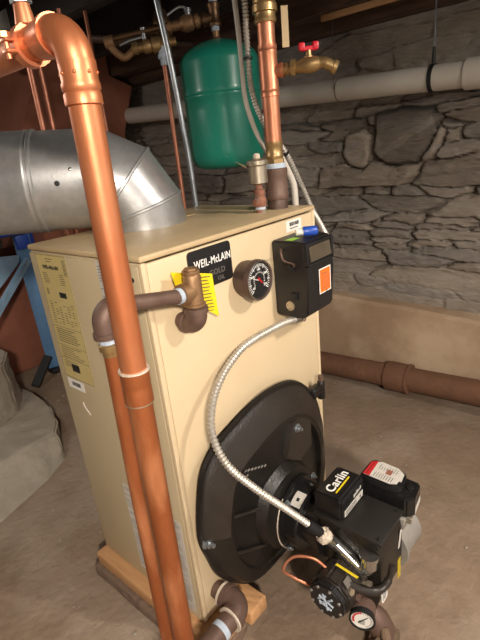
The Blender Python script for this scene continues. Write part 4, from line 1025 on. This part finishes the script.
bm=B(); box(bm,(.19,1.86,.84),(.70,2.07,.875),.008); obj('top_cap',bm,'bluecap',ld)
bm=B(); box(bm,(.60,1.87,.76),(.70,1.885,.835),.004); obj('latch',bm,'bluecap',ld)
bm=B(); box(bm,(.61,1.87,0.002),(.70,1.94,.032),.005); obj('shoe',bm,'blackrub',ld)
# chimney
bm=B()
def ring4(pts,z): return [bm.verts.new((x,y,z)) for x,y in pts]
lv=[ring4([(.70,1.75),(1.34,1.75),(1.34,2.3),(.70,2.3)],0),ring4([(.70,1.75),(1.34,1.75),(1.34,2.3),(.70,2.3)],1.30),ring4([(.82,1.72),(1.425,1.72),(1.425,2.3),(.82,2.3)],1.55),ring4([(.82,1.72),(1.28,1.72),(1.28,2.3),(.82,2.3)],1.60),ring4([(.82,1.72),(1.28,1.72),(1.28,2.3),(.82,2.3)],1.79)]
for a,b in zip(lv,lv[1:]):
    for k in range(4): bm.faces.new((a[k],a[(k+1)%4],b[(k+1)%4],b[k]))
bm.faces.new(lv[0][::-1]);bm.faces.new(lv[-1])
ch=obj('chimney',bm,'reddish'); tag(ch,'reddish brown parged chimney flaring towards the joists behind smoke pipe','chimney')
bm=B(); box(bm,(.365,2.09,.0),(.69,2.15,.75),.01)
tag(obj('clay_panel',bm,'reddish'),'reddish brown slab standing upright behind the blue step ladder','panel')
bm=B(); bar(bm,(.46,1.80,.015),(.60,1.86,.13),.045,.02,(1,-.6,0)); tag(obj('iron_bar',bm,'blackrub'),'short black bar leaning at the foot of the reddish slab','bar')
# overhead grey cylinder (dark duct) top left
bm=B(); lathe(bm,(.55,1.25,1.66),(.3,.9,0),[(0,.0001),(0,.07),(.5,.07),(.5,.0001)],24)
tag(obj('vent_duct',bm,'steel'),'dull grey round duct piece between the joists at the upper left','duct')
line('overhead_pipe',[(.30,1.15,1.6065),(1.2,.98,1.6065)],.014,'iron_dark','dark iron pipe crossing under the joists above the valves')
bm=B(); box(bm,(1.33,-1.9,1.578),(1.345,.40,1.5995),.002); struct('trim_10',bm,'wood','pale lath strip nailed under the joist')
# debris on the floor: small chips as countless grit
bm=B(); rg_=random.Random(12)
for k in range(170):
    x=rg_.uniform(-.15,.75) if k%3 else rg_.uniform(.6,1.35); y=rg_.uniform(.1,1.3) if k%3 else rg_.uniform(-.9,.5)
    if -.06<x<.63 and -.08<y<.46: continue
    if x<.33 and y>.85: continue
    s_=rg_.uniform(.0015,.0045); o_=bmesh.ops.create_icosphere(bm,subdivisions=1,radius=s_)
    for v in o_['verts']: v.co=V((v.co.x*rg_.uniform(.8,1.6),v.co.y,v.co.z*.6))+V((x,y,.0015))
for k in range(60):
    x=rg_.uniform(.36,.75); y=rg_.uniform(.9,1.85)
    if x<.38 and y>1.0: continue
    o_=bmesh.ops.create_icosphere(bm,subdivisions=1,radius=rg_.uniform(.002,.008))
    for v in o_['verts']: v.co=V((v.co.x*1.4,v.co.y,v.co.z*.5))+V((x,y,.002))
gr=obj('floor_grit',bm,'step'); gr['kind']='stuff'; gr['label']='pale grit and plaster crumbs scattered on the concrete floor'; gr['category']='debris'

# ================================================================ LIGHT
def area(name,loc,size,power,color,target):
    l=bpy.data.lights.new(name,'AREA'); l.shape='DISK'; l.size=size; l.energy=power; l.color=color
    o=bpy.data.objects.new(name,l); COL.objects.link(o); o.location=loc
    d=V(target)-V(loc); o.rotation_euler=d.to_track_quat('-Z','Y').to_euler(); return o
l=bpy.data.lights.new('basement_bulb','POINT'); l.energy=205; l.color=(1,.90,.79); l.shadow_soft_size=.10
o=bpy.data.objects.new('basement_bulb',l); COL.objects.link(o); o.location=(-1.15,-1.70,1.74)
l=bpy.data.lights.new('rear_fill_light','POINT'); l.energy=13; l.color=(1,.92,.84); l.shadow_soft_size=.12  # added unseen fill, brightens the steps and smoke pipe at rear left
o=bpy.data.objects.new('rear_fill_light',l); COL.objects.link(o); o.location=(-.34,1.15,1.60)
l=bpy.data.lights.new('wall_fill_light','POINT'); l.energy=130; l.color=(1,.91,.81); l.shadow_soft_size=.08  # added unseen fill, brightens the stone wall and floor on the right
o=bpy.data.objects.new('wall_fill_light',l); COL.objects.link(o); o.location=(.55,-1.25,1.72)
w=bpy.data.worlds.new('world'); SC.world=w; w.use_nodes=True
w.node_tree.nodes['Background'].inputs[0].default_value=(.9,.85,.8,1); w.node_tree.nodes['Background'].inputs[1].default_value=.48

# ================================================================ CAMERA
yaw,p,r=.834,.359,-.107
fwd=V((math.sin(yaw)*math.cos(p),math.cos(yaw)*math.cos(p),-math.sin(p))); right=V((math.cos(yaw),-math.sin(yaw),0)); upv=right.cross(fwd)
rt=right*math.cos(r)+upv*math.sin(r); uu=-right*math.sin(r)+upv*math.cos(r)
cam=bpy.data.cameras.new('camera'); cam.sensor_fit='VERTICAL'; cam.sensor_height=36; cam.lens=462/640*36; cam.clip_start=.02
co=bpy.data.objects.new('camera',cam); COL.objects.link(co)
Mx=Matrix((rt,uu,-fwd)).transposed().to_4x4(); Mx.translation=V((-.485,-.663,1.165)); co.matrix_world=Mx
SC.camera=co
SC.view_settings.view_transform='Standard'; SC.view_settings.look='None'; SC.view_settings.gamma=1; SC.view_settings.use_curve_mapping=False
SC.view_settings.exposure=0.38
